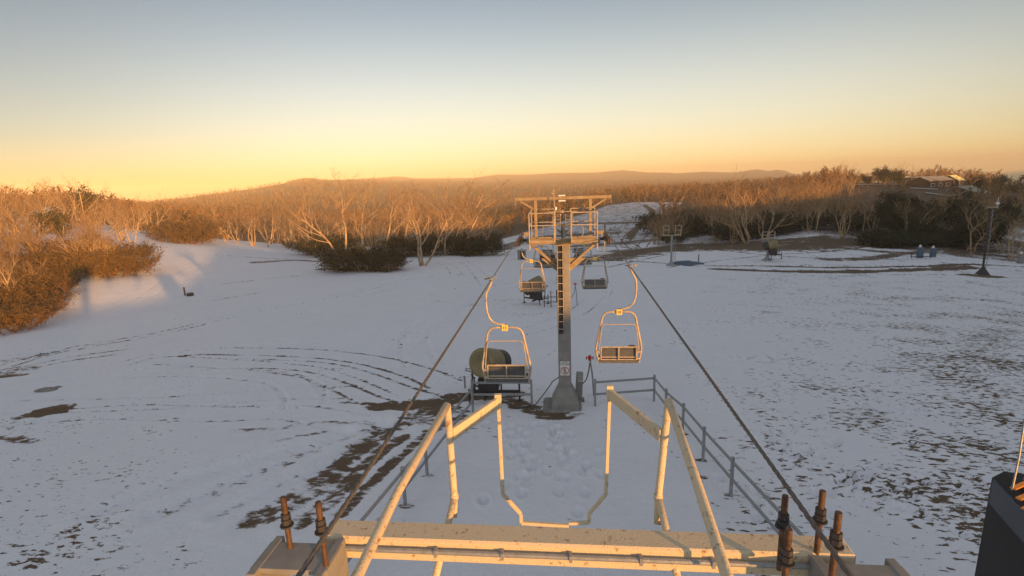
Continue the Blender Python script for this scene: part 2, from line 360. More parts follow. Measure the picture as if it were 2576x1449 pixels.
# picture coordinates of every ground vertex, used only to know WHICH part of the hill a vertex belongs to
dx_, dy_, dz_ = GX, GY, GZ - 9
zz = dx_ * _f.x + dy_ * _f.y + dz_ * _f.z
ok = zz > 1; zz = np.where(ok, zz, 1)
QX = 1288 + FW * (dx_ * RR.x + dy_ * RR.y + dz_ * RR.z) / zz
QY = 724 - FW * (dx_ * UU.x + dy_ * UU.y + dz_ * UU.z) / zz
def seg_dist(X, Y, P):
    best = np.full(X.shape, 1e9)
    for (a, b) in zip(P[:-1], P[1:]):
        ax, ay, bx, by = a[0], a[1], b[0], b[1]; L = max((bx - ax) ** 2 + (by - ay) ** 2, 1e-6)
        u = np.clip(((X - ax) * (bx - ax) + (Y - ay) * (by - ay)) / L, 0, 1)
        best = np.minimum(best, np.hypot(X - ax - u * (bx - ax), Y - ay - u * (by - ay)))
    return best
def spline(P, n=8):
    P = [np.array(p, float) for p in P]; Q = [2 * P[0] - P[1]] + P + [2 * P[-1] - P[-2]]; out = []
    for i in range(1, len(Q) - 2):
        for k_ in range(n):
            u = k_ / n; a, b, c, d = Q[i - 1:i + 3]
            out.append(0.5 * (2 * b + (c - a) * u + (2 * a - 5 * b + 4 * c - d) * u * u + (3 * b - a - 3 * c + d) * u ** 3))
    out.append(P[-1]); return out
def stroke(px, w, s=1.0, deep=0.03, rough=0.5, att='bare', off=0.0, soft=0.6):
    """a wheel rut or a patch of grass along a line on the ground; w = half width in metres"""
    global bare, speck, GZ
    P = [PG(*p) for p in spline(px)] if len(px) > 1 else [PG(*px[0]), PG(*px[0]) + Vector((0.01, 0, 0))]
    P = [(p.x, p.y) for p in P]
    if off:
        Q = []
        for i, p in enumerate(P):
            a = P[max(i - 1, 0)]; b = P[min(i + 1, len(P) - 1)]; dx, dy = b[0] - a[0], b[1] - a[1]; L = math.hypot(dx, dy) or 1
            Q.append((p[0] - dy / L * off, p[1] + dx / L * off))
        P = Q
    xs = [p[0] for p in P]; ys = [p[1] for p in P]; m = w * 2.5
    sel = (GX > min(xs) - m) & (GX < max(xs) + m) & (GY > min(ys) - m) & (GY < max(ys) + m) & front
    X, Y = GX[sel], GY[sel]; d = seg_dist(X, Y, P)
    nn = fbm(X / 1.1 + 9, Y / 1.1, 4) * 2
    ww = w * (1 + (nn - 0.95) * rough)
    k_ = 1 - smooth(d, ww * (1 - soft), ww * (1 + soft))
    if att == 'bare': bare[sel] = np.maximum(bare[sel], k_ * s * (0.92 + 0.55 * (fbm(X / 2.5, Y / 2.5 + 40, 2) * 1.33 - 0.5)))
    else: speck[sel] = np.maximum(speck[sel], k_ * s)
    if deep: GZ[sel] -= k_ * deep; GZ[sel] += deep * 0.5 * np.exp(-((d - ww * 1.9) / (ww * 0.6)) ** 2)
def ruts(px, s=0.6, w=0.16, gauge=1.7, deep=0.035):
    stroke(px, w, s * 1.16, deep * 1.4, off=gauge / 2); stroke(px, w, s * 1.16, deep * 1.3, off=-gauge / 2)
def patch(px, py, a, b, s=1.0):
    """bare patch, half axes in metres"""
    global bare
    p = PG(px, py); e = np.hypot((GX - p.x) / a, (GY - p.y) / b) * (0.72 + 0.6 * fbm(GX / 0.7, GY / 0.7, 3)); k_ = (1 - smooth(e, 0.6, 1.25)) * s * front
    bare = np.maximum(bare, k_)
# -- left field: long vehicle tracks
ruts([(0,861),(139,822),(344,755),(444,690),(520,660)], 0.30, 0.14)
ruts([(0,888),(120,880),(243,868),(440,826),(671,776),(860,740),(1050,700),(1180,690)], 0.50, 0.13)
ruts([(0,925),(110,892),(260,862),(380,842),(500,815)], 0.62, 0.18)
ruts([(0,940),(160,905),(300,885)], 0.60, 0.2)
ruts([(310,915),(400,893),(560,882),(760,886),(930,904),(1050,936),(1120,965)], 0.58, 0.13)
ruts([(560,915),(700,915),(850,932),(1000,985),(1080,1012)], 0.50, 0.13)
ruts([(420,905),(600,915),(800,940),(960,1005)], 0.45, 0.12)
ruts([(340,935),(520,935),(700,950),(760,985),(766,1020)], 0.36, 0.15)
stroke([(0,905),(70,900),(130,885)], 0.8, 0.5); stroke([(0,945),(60,942)], 0.5, 0.75); stroke([(0,1100),(90,1110)], 0.3, 0.6)
ruts([(0,1022),(250,1018),(500,1008),(700,990),(900,985)], 0.42, 0.10)
ruts([(80,1050),(300,1035),(560,1040),(740,1035),(880,1060)], 0.42, 0.10)
stroke([(600,1080),(700,1075),(800,1060),(960,1068)], 0.22, 0.55); stroke([(700,1106),(830,1085),(960,1075)], 0.2, 0.5)
stroke([(860,1010),(960,1018),(1060,1040),(1100,1060)], 0.2, 0.6)
stroke([(400,1290),(560,1225),(700,1165),(840,1110),(960,1070)], 0.42, 0.40, 0.09); stroke([(250,1290),(430,1220),(620,1165),(860,1090)], 0.35, 0.30, 0.08)
stroke([(560,1290),(700,1225),(830,1160),(950,1095)], 0.28, 0.38, 0.08)
# dark lane of churned grass running from the lower left to the snow gun
stroke([(660,1300),(780,1235),(860,1160),(960,1090),(1040,1050),(1130,1010)], 0.55, 0.72, 0.06)
stroke([(760,1310),(850,1240),(940,1150),(1010,1100)], 0.42, 0.70, 0.06)
stroke([(860,1290),(960,1190),(1050,1110),(1130,1050)], 0.30, 0.66, 0.05)
stroke([(950,1022),(1050,1018),(1180,1000),(1300,990)], 0.55, 0.78, 0.05)
stroke([(1140,1000),(1230,990),(1300,1015),(1400,1042)], 0.6, 0.74, 0.04)
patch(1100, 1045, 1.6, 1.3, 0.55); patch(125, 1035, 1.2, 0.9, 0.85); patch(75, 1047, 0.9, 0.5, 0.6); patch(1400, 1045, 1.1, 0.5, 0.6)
patch(30, 932, 2.4, 1.4, 0.5)
# loop tracks between the lift and the trees
ruts([(1150,690),(1130,668),(1085,655),(1040,660)], 0.42, 0.2); ruts([(1230,720),(1180,665),(1120,650)], 0.40, 0.2)
ruts([(1060,820),(1040,860),(1060,920)], 0.28, 0.16); ruts([(1180,745),(1100,800),(1010,880)], 0.26, 0.14)
ruts([(1000,690),(1160,662),(1300,650),(1420,640)], 0.45, 0.2); ruts([(900,748),(1100,705),(1280,690)], 0.40, 0.16)
stroke([(640,660),(760,655),(900,672),(980,680)], 1.4, 0.66, 0.0); stroke([(540,640),(640,648),(740,652)], 0.8, 0.5, 0.0)
stroke([(830,676),(980,678)], 2.4, 0.95, 0.0); stroke([(560,715),(680,700),(780,690)], 0.7, 0.45, 0); stroke([(540,755),(660,735)], 0.4, 0.5, 0)
# right field
stroke([(1440,660),(1560,655),(1680,662),(1740,668),(1900,668),(2100,672),(2330,668),(2450,664),(2600,672)], 0.85, 1.0, 0.15)
stroke([(1800,676),(1950,681),(2100,683),(2250,680),(2450,672)], 1.35, 0.92, 0.05)
stroke([(1500,652),(1620,632),(1700,620),(1850,614),(2000,614),(2120,610)], 6.0, 0.86, 0.0)
stroke([(1600,632),(1720,626),(1800,620),(1900,618),(2000,620)], 8.5, 0.84, 0.0)
stroke([(1680,672),(1800,656),(1935,641),(2060,634),(2200,618)], 0.30, 0.8, 0.05)
stroke([(1760,622),(1860,634),(1935,641),(2080,650),(2230,652),(2330,650)], 0.30, 0.8, 0.05)
stroke([(1960,606),(2100,600),(2200,618),(2330,622),(2500,628)], 5.0, 0.80, 0.0); stroke([(2080,652),(2180,650),(2270,638),(2330,632)], 1.8, 0.78, 0)
stroke([(1440,650),(1540,640),(1640,640)], 3.0, 0.66, 0); stroke([(2400,640),(2500,650),(2600,660)], 3.5, 0.66, 0); stroke([(2420,585),(2500,600),(2600,620)], 6.0, 0.85, 0)
stroke([(1440,628),(1520,620),(1600,625),(1660,640)], 1.2, 0.66, 0.0); stroke([(1460,618),(1560,612),(1640,604),(1740,596)], 5.5, 0.72, 0.0)
stroke([(1530,672),(1600,656),(1680,640)], 0.5, 0.6, 0); patch(2470, 694, 3.2, 1.6, 0.95); patch(2160, 1040, 1.6, 0.9, 0.42)
ruts([(1500,745),(1440,790),(1330,830),(1200,850)], 0.42, 0.10); stroke([(1500,690),(1540,720),(1530,750)], 0.15, 0.45)
for q in ((1765,1158),(1840,1245),(1716,1092),(1674,1050),(1022,1272),(1075,1197),(1760,1200)): patch(*q, 0.30, 0.16, 0.56)
stroke([(2100,622),(2250,634),(2400,636),(2600,650)], 2.2, 0.74, 0); stroke([(1900,690),(2100,694),(2300,690),(2440,692)], 0.5, 0.5, 0.02)
# valley road and its loops
ruts([(1612,510),(1640,530),(1632,548),(1604,572),(1578,598),(1582,612),(1625,640)], 0.6, 0.5, 2.6)
ruts([(1690,506),(1706,522),(1700,545),(1660,572),(1630,600),(1600,640)], 0.55, 0.45, 2.6)
stroke([(1622,516),(1640,532),(1628,550),(1600,575),(1582,600)], 1.8, 0.85, 0); ruts([(1560,560),(1545,590),(1570,615),(1620,632)], 0.5, 0.4, 2.4)
ruts([(1380,600),(1500,585),(1600,560)], 0.5, 0.5, 2.4); ruts([(1400,640),(1500,610),(1600,588)], 0.5, 0.4, 2.4)
ruts([(1250,640),(1300,620),(1380,612)], 0.55, 0.4, 2.2)
stroke([(1250,628),(1340,600),(1450,590),(1540,585)], 5.0, 0.72, 0); stroke([(1380,566),(1480,562),(1580,560)], 5.0, 0.70, 0)
ruts([(1540,530),(1600,528),(1700,536)], 0.5, 0.35, 3.0); ruts([(1430,570),(1530,545),(1620,520)], 0.5, 0.35, 3.0); ruts([(1450,600),(1560,575),(1680,560)], 0.5, 0.35, 3.0)
# footprints
rf = random.Random(5)
def prints(px0, py0, px1, py1, n, spread):
    global GZ
    a, b = PG(px0, py0), PG(px1, py1)
    for i in range(n):
        u = (i + rf.random() * 0.7) / n; p = a.lerp(b, u); side = 0.14 if i % 2 else -0.14
        x = p.x + side + rf.gauss(0, spread); y = p.y + rf.gauss(0, spread)
        sel = (abs(GX - x) < 0.4) & (abs(GY - y) < 0.5) & front
        e = np.hypot((GX[sel] - x) / 0.11, (GY[sel] - y) / 0.17); k_ = np.exp(-e ** 2 * 0.8)
        GZ[sel] -= 0.13 * k_; GZ[sel] += 0.035 * np.exp(-((e - 1.9) / 0.5) ** 2)
prints(1280, 1060, 1330, 1180, 16, 0.35); prints(1380, 1060, 1470, 1200, 18, 0.35); prints(1400, 1090, 1430, 1270, 14, 0.3)
prints(1960, 1080, 2300, 1290, 30, 0.9); prints(2100, 900, 2560, 1200, 40, 1.6); prints(1700, 820, 2000, 1100, 22, 0.9); prints(1900, 1250, 2560, 1210, 30, 0.8)
prints(1330,1180,1250,1260,9,0.3)
# speckle density over the field
speck = np.maximum(speck, 0.52 * smooth(QX, 1500, 2000) + 0.30 * smooth(QX, 2050, 2500) * smooth(QY, 660, 900))
speck = np.maximum(speck, 0.85 * np.exp(-(((QX - 2200) / 140) ** 2 + ((QY - 1060) / 55) ** 2)) + 0.12)
speck = np.maximum(speck, 0.8 * np.exp(-(((QX - 2480) / 110) ** 2 + ((QY - 950) / 60) ** 2)))
speck = np.maximum(speck, 0.45 * smooth(QY, 960, 1100) * (1 - smooth(QX, 250, 700)))
speck = np.maximum(speck, 0.50 * np.exp(-(((QX - 1180) / 160) ** 2 + ((QY - 1010) / 110) ** 2)))
speck = np.maximum(speck, 0.42 * np.exp(-(((QX - 1250) / 220) ** 2 + ((QY - 745) / 60) ** 2)))
speck = np.maximum(speck, 0.9 * smooth(QX, 2050, 2500) * (1 - smooth(QY, 640, 660)) * smooth(QY, 560, 600))
speck = np.maximum(speck, 0.95 * smooth(DD, 135, 160) * (1 - smooth(DD, 340, 360)) * smooth(QX, 1200, 1350) * (1 - smooth(QX, 1700, 1760)))
speck = np.where(np.hypot(GX - 0.1, (GY - 13) * 0.55) < 3.0, np.minimum(speck, 0.02), speck)
# forest floor and far woods
wf = smooth(DD, 150, 215)
cl_ = np.interp(DD, [150, 175, 230, 330], [1180, 1230, 1390, 1535]) + (fbm(DD / 9, DD * 0, 3) - 0.45) * 60; cr_ = np.interp(DD, [150, 175, 230, 330], [1640, 1650, 1668, 1720])
clear = smooth(QX, cl_ - 14, cl_ + 14) * (1 - smooth(QX, cr_ - 12, cr_ + 12)) * (1 - smooth(DD, 318, 345)) * (0.80 + 0.25 * fbm(GX / 9, GY / 9, 3))            # valley clearing
clear = np.maximum(clear, np.exp(-(((QX - 1330) / 110.0) ** 4)) * (1 - smooth(DD, 185, 215)))
clear = np.maximum(clear, np.exp(-(((QX - 330) / 130.0) ** 4)) * (1 - smooth(DD, 200, 235)))
clear = np.maximum(clear, 0.75 * np.exp(-(((QX - 110) / 90.0) ** 4)) * (1 - smooth(DD, 200, 300)))
bare = np.maximum(bare, wf * (1 - clear) * 0.95)
rt = smooth(QX, 1640, 1760) * smooth(DD, 118, 140)
bare = np.maximum(bare, rt * 0.62 + rt * 0.6 * (fbm(GX / 14, GY / 14, 3) - 0.45))
lt = smooth(np.interp(QX, [-100, 0, 50, 100, 130, 170, 200], [850, 832, 822, 796, 752, 672, 600]) - QY, -8, 14) * (DD < 125) * (QX < 190); bare = np.maximum(bare, lt * 0.75)
bare = np.maximum(bare, smooth(DD, 420, 520))
ter = np.exp(-(((QX - 2270) / 150.0) ** 4)) * smooth(DD, 240, 280); bare = np.maximum(bare, ter * 0.72)
bare = np.where(front, bare, 0.15 + 0.5 * smooth(DD, 40, 70))
bare = np.clip(bare, 0, 1.3)

idx = np.arange(nr * na).reshape(nr, na); nxt = np.roll(idx, -1, 1)
quads = np.stack([idx[:-1], idx[1:], nxt[1:], nxt[:-1]], -1).reshape(-1, 4)
cz = gz(0.01, 0.01)
verts = np.concatenate([np.stack([GX, GY, GZ], -1).reshape(-1, 3), [[0, 0, cz]]])
tri = np.stack([np.full(na, nr * na), idx[0], nxt[0]], -1)
me = bpy.data.meshes.new('ground'); nq, ntr = len(quads), len(tri)
me.vertices.add(len(verts)); me.vertices.foreach_set('co', verts.astype(np.float32).ravel())
me.loops.add(nq * 4 + ntr * 3); me.loops.foreach_set('vertex_index', np.concatenate([quads.ravel(), tri.ravel()]).astype(np.int32))
me.polygons.add(nq + ntr); me.polygons.foreach_set('loop_start', np.concatenate([np.arange(nq) * 4, nq * 4 + np.arange(ntr) * 3]).astype(np.int32))
me.polygons.foreach_set('use_smooth', np.ones(nq + ntr, bool)); me.update(calc_edges=True)
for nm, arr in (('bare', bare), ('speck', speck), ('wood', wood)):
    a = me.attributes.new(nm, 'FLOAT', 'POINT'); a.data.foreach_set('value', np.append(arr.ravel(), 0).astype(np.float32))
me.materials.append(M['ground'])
ground = bpy.data.objects.new('ground', me); C.objects.link(ground); ground['kind'] = 'structure'
ground['label'] = 'snowy beginner slope with brown grass patches, wheel ruts and wooded hills beyond'
# ------------------------------------------------------------ the chairlift
ROPE_A, ROPE_B = 9 - 2.16, 9 - 5.55                     # rope height at the first and second tower
TY, TY2 = 19.4, 64.0
def rope_z(y):
    if y < TY: return ROPE_A + (y - TY) * 0.012
    if y < TY2: return ROPE_A + (ROPE_B - ROPE_A) * (y - TY) / (TY2 - TY)
    return ROPE_B - (y - TY2) * 0.05
GA = 1.66
# -- haul rope: one loop, two strands
rm = MB()
for sx in (-1, 1):
    pts = [(sx * GA, y, rope_z(y)) for y in (0.6, 3, 6, 9, 12, 15, TY, 24, 30, 36, 42, 50, 57, TY2, 75, 88, 100)]
    n = 8; ys = np.linspace(0.6, 12, 260)
    rm.tube(pts, 0.015, 6)
    for ph in (0, 2.09, 4.19):                                     # the twisted strands near the camera
        rm.tube([(sx * GA + 0.0105 * math.cos(y * 22 + ph), y, rope_z(y) + 0.0105 * math.sin(y * 22 + ph)) for y in np.linspace(1.2, 11, 330)], 0.0095, 4)
rope = rm.obj('haul_rope', M['rope']); tag(rope, 'long twisted steel haul rope running from the camera over both lift towers', 'rope')

def build_tower():
    """origin at the mast's foot on the ground, lift line along Y; returns the root"""
    T = empty('lift_tower')
    zt = 0.0
    H = 6.35
    top = ROPE_A - gz(0, TY)                                     # rope height above the foot
    H = top - 0.30
    m = MB(); m.box((0, 0, H / 2), (0.50, 0.50, H), b=0.03)
    mast = m.obj('mast', M['mast'], T)
    m = MB()                                                  # flared skirt and foot
    def frustum(z0, z1, a0, a1):
        m.add([(-a0, -a0, z0), (a0, -a0, z0), (a0, a0, z0), (-a0, a0, z0), (-a1, -a1, z1), (a1, -a1, z1), (a1, a1, z1), (-a1, a1, z1)],
              [(0, 1, 5, 4), (1, 2, 6, 5), (2, 3, 7, 6), (3, 0, 4, 7), (4, 5, 6, 7)])
    frustum(0.30, 0.92, 0.52, 0.262); frustum(0.0, 0.30, 0.56, 0.521)
    m.obj('base_skirt', M['mast'], T)
    m = MB(); m.box((-0.12, 0, -0.05), (1.55, 1.3, 0.34), b=0.08); m.obj('concrete_footing', M['concrete'], T)
    # ladder on the left half of the camera side, dark cable tray behind it
    m = MB()
    for x in (-0.225, -0.02): m.box((x, -0.33, (H + 3.2) / 2), (0.022, 0.04, H - 3.2))
    for i in range(11): m.box((-0.12, -0.33, 3.35 + i * 0.30), (0.20, 0.025, 0.025))
    m.obj('ladder', M['chair'], T)
    m = MB()
    for i, x in enumerate((-0.19, -0.13, -0.065)): m.tube([(x, -0.275, 3.15), (x, -0.275, H - 0.05)], 0.022, 6)
    m.box((-0.125, -0.262, (H + 3.15) / 2), (0.25, 0.02, H - 3.2)); m.obj('cable_tray', M['dark'], T)
    # crossarm and knee braces
    m = MB(); m.box((0, 0, H + 0.10), (2.75, 0.26, 0.20)); m.box((0, -0.1, H + 0.0), (0.62, 0.62, 0.06)); m.obj('crossarm', M['arm'], T)
    for sx in (-1, 1):
        m = MB(); zb = H - 0.95
        m.beam((sx * 1.18, 0, H - 0.03), (sx * 0.27, 0, zb + 0.12), 0.20, 0.09)
        m.add([(sx * 0.25, -0.02, H - 0.55), (sx * 0.85, -0.02, H - 0.55), (sx * 0.25, -0.02, zb - 0.1), (sx * 0.25, 0.02, H - 0.55), (sx * 0.85, 0.02, H - 0.55), (sx * 0.25, 0.02, zb - 0.1)],
              [(0, 1, 2), (3, 5, 4), (0, 3, 4, 1), (1, 4, 5, 2), (2, 5, 3, 0)])
        m.obj('knee_brace', M['arm'], T)
        # work platform with its railing
        m = MB(); x0, x1 = sx * 0.30, sx * 1.22
        for y in np.linspace(-0.78, -0.16, 9): m.box(((x0 + x1) / 2, y, H + 0.235), (abs(x1 - x0), 0.028, 0.03))
        m.box(((x0 + x1) / 2, -0.82, H + 0.19), (abs(x1 - x0) + 0.04, 0.05, 0.10)); m.box(((x0 + x1) / 2, -0.13, H + 0.26), (abs(x1 - x0), 0.05, 0.05))
        for x in (x0, x1): m.box((x, -0.5, H + 0.205), (0.045, 0.62, 0.05))
        pl = m.obj('platform', M['arm'], T)
        m = MB(); r = 0.021; zr = H + 1.22
        for y in (-0.84, 0.62):
            for z_ in (zr - (0.0 if y < 0 else -0.06), H + 0.78, ): m.tube([(x0, y, z_), (x1, y, z_)], r, 6)
            for x in (x0, x1): m.tube([(x, y, H + 0.16), (x, y, zr + (0 if y < 0 else 0.06))], r, 6)
        for z_ in (zr, H + 0.78): m.tube([(x1, -0.84, z_), (x1, 0.62, z_)], r, 6)
        m.tube([(x1, -0.84, H + 0.1), (x1, -0.84, H - 0.12)], 0.03, 6)
        m.obj('railing', M['chair'], pl)
        # sheave assembly
        m = MB(); xs = sx * GA
        m.box((sx * 1.46, 0, H + 0.16), (0.44, 0.10, 0.10)); m.box((xs - sx * 0.12, 0, H + 0.16), (0.05, 1.25, 0.10)); m.box((xs - sx * 0.1, 0, H + 0.42), (0.05, 0.08, 0.55))
        m.box((xs + sx * 0.10, 0, H + 0.5), (0.03, 0.3, 0.06))
        sh = m.obj('sheave_frame', M['dark'], T)
        for y in (-0.54, -0.18, 0.18, 0.54):
            m = MB(); m.lathe((xs - 0.045, y, top - 0.155), (1, 0, 0), [(0, 0.03), (0, 0.135), (0.02, 0.135), (0.035, 0.118), (0.055, 0.118), (0.07, 0.135), (0.09, 0.135), (0.09, 0.03)], 16)
            m.obj('sheave', M['rust'], sh)
        m = MB(); m.box((sx * 1.38, -0.02, H + 0.40), (0.20, 0.14, 0.14)); m.obj('junction_box', M['arm'], T)
        # lifting frame post and its strut
        m = MB(); m.box((sx * 1.03, 0.28, (H + 0.2 + H + 1.64) / 2), (0.11, 0.11, 1.44)); m.obj('frame_post', M['arm'], T)
        m = MB(); m.beam((sx * 1.62, 0.28, H + 1.63), (sx * 1.085, 0.28, H + 1.30), 0.07, 0.07); m.obj('frame_strut', M['arm'], T)
        m = MB(); m.tube([(sx * 1.80, 0.28, H + 1.70), (sx * 1.80, 0.28, H + 1.46)], 0.015, 6); m.obj('frame_hook', M['galv'], T)
    m = MB(); m.box((0, 0.28, H + 1.70), (3.62, 0.13, 0.115)); m.obj('frame_beam', M['arm'], T)
    MB().box((-0.03, 0.28, H + 1.79), (0.26, 0.06, 0.05)).obj('lamp_housing', M['white'], T); MB().box((-0.02, 0.19, H + 1.60), (0.26, 0.05, 0.05)).obj('lamp_housing', M['white'], T)
    # anemometer pole with white box
    m = MB(); m.tube([(-0.34, 0.0, H + 0.25), (-0.34, 0.0, H + 0.9), (-0.30, 0.0, H + 1.15), (-0.33, 0.0, H + 1.95)], 0.017, 6); m.box((-0.33, 0.0, H + 1.98), (0.05, 0.05, 0.11)); m.box((-0.36, 0, H + 1.88), (0.08, 0.05, 0.05))
    wm = m.obj('wind_gauge', M['chair'], T)
    m = MB(); m.box((-0.25, -0.02, H + 1.33), (0.075, 0.06, 0.12)); m.obj('white_box', M['white'], T)
    return T, H
TW, TH = build_tower(); reg(TW)
TW.location = (0.0, TY, gz(0, TY))
tag(TW, 'nearest lift tower, tall square mast with ladder, platforms and lifting frame lit by evening sun', 'lift tower', 'chairlift towers on the slope')
TW2 = copy_tree(TW); TW2.location = (0.0, TY2, ROPE_B - (ROPE_A - gz(0, TY)))
TW2['label'] = 'second lift tower, seen small through the railings of the first one'
# no-climbing sign on the near mast only
m = MB(); m.box((-0.0, -0.262, 1.72), (0.36, 0.012, 0.58)); sg = m.obj('warning_sign', M['white'], TW)
def text(s_, size, loc, parent, material, rot=(math.pi / 2, 0, 0), ext=0.002):
    cu = bpy.data.curves.new('lettering', 'FONT'); cu.body = s_; cu.size = size; cu.align_x = 'CENTER'; cu.align_y = 'CENTER'; cu.extrude = ext
    cu.materials.append(material); co_ = bpy.data.objects.new('lettering_curve', cu); C.objects.link(co_); bpy.context.view_layer.update(); lm = bpy.data.meshes.new_from_object(co_); bpy.data.objects.remove(co_); bpy.data.curves.remove(cu)
    lm.name = 'lettering'; o = bpy.data.objects.new('lettering', lm); C.objects.link(o); o.parent = parent; o.location = loc; o.rotation_euler = rot
    return o
text('DANGER\nDO NOT CLIMB\nTHIS TOWER', 0.052, (0, -0.272, 1.92), sg, M['ink'])
m = MB()
cir = [(0.15 * math.cos(a), -0.273, 1.63 + 0.15 * math.sin(a)) for a in np.linspace(0, 2 * math.pi, 33)]
m.tube(cir, 0.012, 6); m.tube([(-0.105, -0.273, 1.735), (0.105, -0.273, 1.525)], 0.012, 6); m.obj('prohibition_ring', M['red'], sg)
m = MB()
for x in (-0.035, 0.035): m.tube([(x, -0.271, 1.50), (x, -0.271, 1.76)], 0.006, 4)
for i in range(6): m.tube([(-0.035, -0.271, 1.52 + i * 0.042), (0.035, -0.271, 1.52 + i * 0.042)], 0.006, 4)
m.obj('ladder_symbol', M['ink'], sg)

# -- chairs
def arc(c, r, a0, a1, n=6):
    return [(c[0] + r * math.cos(R(a0 + (a1 - a0) * i / n)), c[1], c[2] + r * math.sin(R(a0 + (a1 - a0) * i / n))) for i in range(n + 1)]
def build_chair(side, num):
    """origin at the rope grip; side = -1 on the left strand (seat hangs inwards)"""
    K = empty('lift_chair'); s = -side                          # s: direction inwards
    cx = s * 0.26; zt = -1.18
    m = MB(); m.tube([(0, 0, -0.03), (-s * 0.05, 0, -0.16), (-s * 0.15, 0, -0.34), (-s * 0.17, 0, -0.55), (-s * 0.15, 0, -0.80), (-s * 0.10, 0, -0.95), (-s * 0.01, 0, -1.05), (s * 0.12, 0, -1.10), (cx, 0, -1.11)], 0.026, 8); m.obj('hanger', M['chair'], K, True)
    m = MB(); m.box((0, 0, 0.0), (0.07, 0.34, 0.08)); m.tube([(-0.12, 0, 0.02), (0.12, 0, 0.02)], 0.02, 8); m.box((s * -0.14, 0, 0.02), (0.07, 0.05, 0.07)); m.obj('rope_grip', M['galv'], K)
    w, zb = 0.575, zt - 1.13
    pts = [(cx, 0, zt)] ; 
    for q in (1, -1):
        m = MB() if q == 1 else m
        P = [(cx, 0, zt), (cx + q * 0.20, 0, zt)] + [(cx + q * (0.22 + 0.21 * math.sin(R(a))), 0, zt - 0.21 * (1 - math.cos(R(a)))) for a in (20, 40, 60, 78)]
        P += [(cx + q * 0.50, 0, zt - 0.55), (cx + q * w, 0.0, zt - 0.93), (cx + q * (w + 0.005), 0.02, zt - 1.05), (cx + q * (w - 0.02), 0.03, zb - 0.06), (cx + q * (w - 0.05), 0.04, zb - 0.22)]
        m.tube(P, 0.029, 8)
    m.obj('bail', M['chair'], K, True)
    m = MB(); m.box((cx, 0, zt + 0.02), (0.10, 0.10, 0.10)); m.tube([(cx - 0.10, 0, zt), (cx + 0.10, 0, zt)], 0.032, 8); m.obj('pivot_block', M['chair'], K)
    # safety bar, raised behind the bail
    m = MB(); P = []
    zs = zt - 0.32
    P = [(cx - 0.50, -0.05, zb + 0.10), (cx - 0.50, -0.05, zb + 0.22), (cx - 0.44, -0.05, zs - 0.08), (cx - 0.40, -0.05, zs - 0.01), (cx - 0.34, -0.05, zs), (cx + 0.34, -0.05, zs), (cx + 0.40, -0.05, zs - 0.01), (cx + 0.44, -0.05, zs - 0.08), (cx + 0.50, -0.05, zb + 0.22), (cx + 0.50, -0.05, zb + 0.10)]
    m.tube(P, 0.013, 6); m.obj('safety_bar', M['chair'], K, True)
    # backrest: tube frame with slats, seat: frame with slats. the seat faces away from the camera (+Y)
    m = MB(); zk0, zk1 = zb - 0.10, zb + 0.19
    m.tube([(cx - 0.46, -0.02, zk1), (cx + 0.46, -0.02, zk1)], 0.019, 6); m.tube([(cx - 0.46, 0.02, zk0), (cx + 0.46, 0.02, zk0)], 0.017, 6); m.tube([(cx - 0.46, 0.03, zk0 - 0.07), (cx + 0.46, 0.03, zk0 - 0.07)], 0.017, 6)
    for x in (-0.455, 0.0, 0.455): m.tube([(cx + x, -0.03, zk1), (cx + x, -0.02, zk0 - 0.06)], 0.018, 6)
    for q in (1, -1): m.beam((cx + q * 0.47, 0, zb + 0.05), (cx + q * 0.58, 0, zb + 0.06), 0.05, 0.05); m.beam((cx + q * 0.46, 0.0, zk0 - 0.03), (cx + q * 0.55, 0, zk0 - 0.02), 0.05, 0.05)
    m.obj('seat_frame', M['chair'], K)
    m = MB()
    for i in range(5): m.box((cx, 0.035, zk0 + 0.035 + i * 0.052), (0.90, 0.022, 0.045))
    m.obj('backrest', M['slat'], K)
    m = MB()
    for i in range(7): m.box((cx, 0.07 + i * 0.06, zk0 - 0.115 + i * 0.003), (0.98, 0.05, 0.028))
    m.box((cx, 0.02, zk0 - 0.125), (1.02, 0.035, 0.07)); m.obj('seat', M['slat'], K)
    for q in (1, -1):
        m = MB(); m.tube([(cx + q * 0.545, 0.03, zb - 0.24), (cx + q * 0.53, 0.22, zb - 0.27), (cx + q * 0.52, 0.46, zb - 0.22), (cx + q * 0.53, 0.44, zb - 0.02), (cx + q * 0.56, 0.1, zb + 0.03)], 0.018, 6); m.obj('armrest', M['chair'], K)
    m = MB(); m.box((cx - s * 0.33, -0.03, zk1 + 0.04), (0.16, 0.04, 0.03)); m.obj('bar_pad', M['dark'], K)
    m = MB(); m.box((cx, -0.062, zt + 0.005), (0.125, 0.012, 0.125)); m.box((cx, -0.055, zt + 0.005), (0.145, 0.012, 0.145)); nb = m.obj('number_plate', M['yellow'], K)
    text(num, 0.10, (cx, -0.071, zt + 0.008), nb, M['ink'])
    m = MB(); m.box((cx, -0.0695, zt - 0.043), (0.05, 0.003, 0.006)); m.obj('plate_mark', M['ink'], nb)
    return K
CH = {}
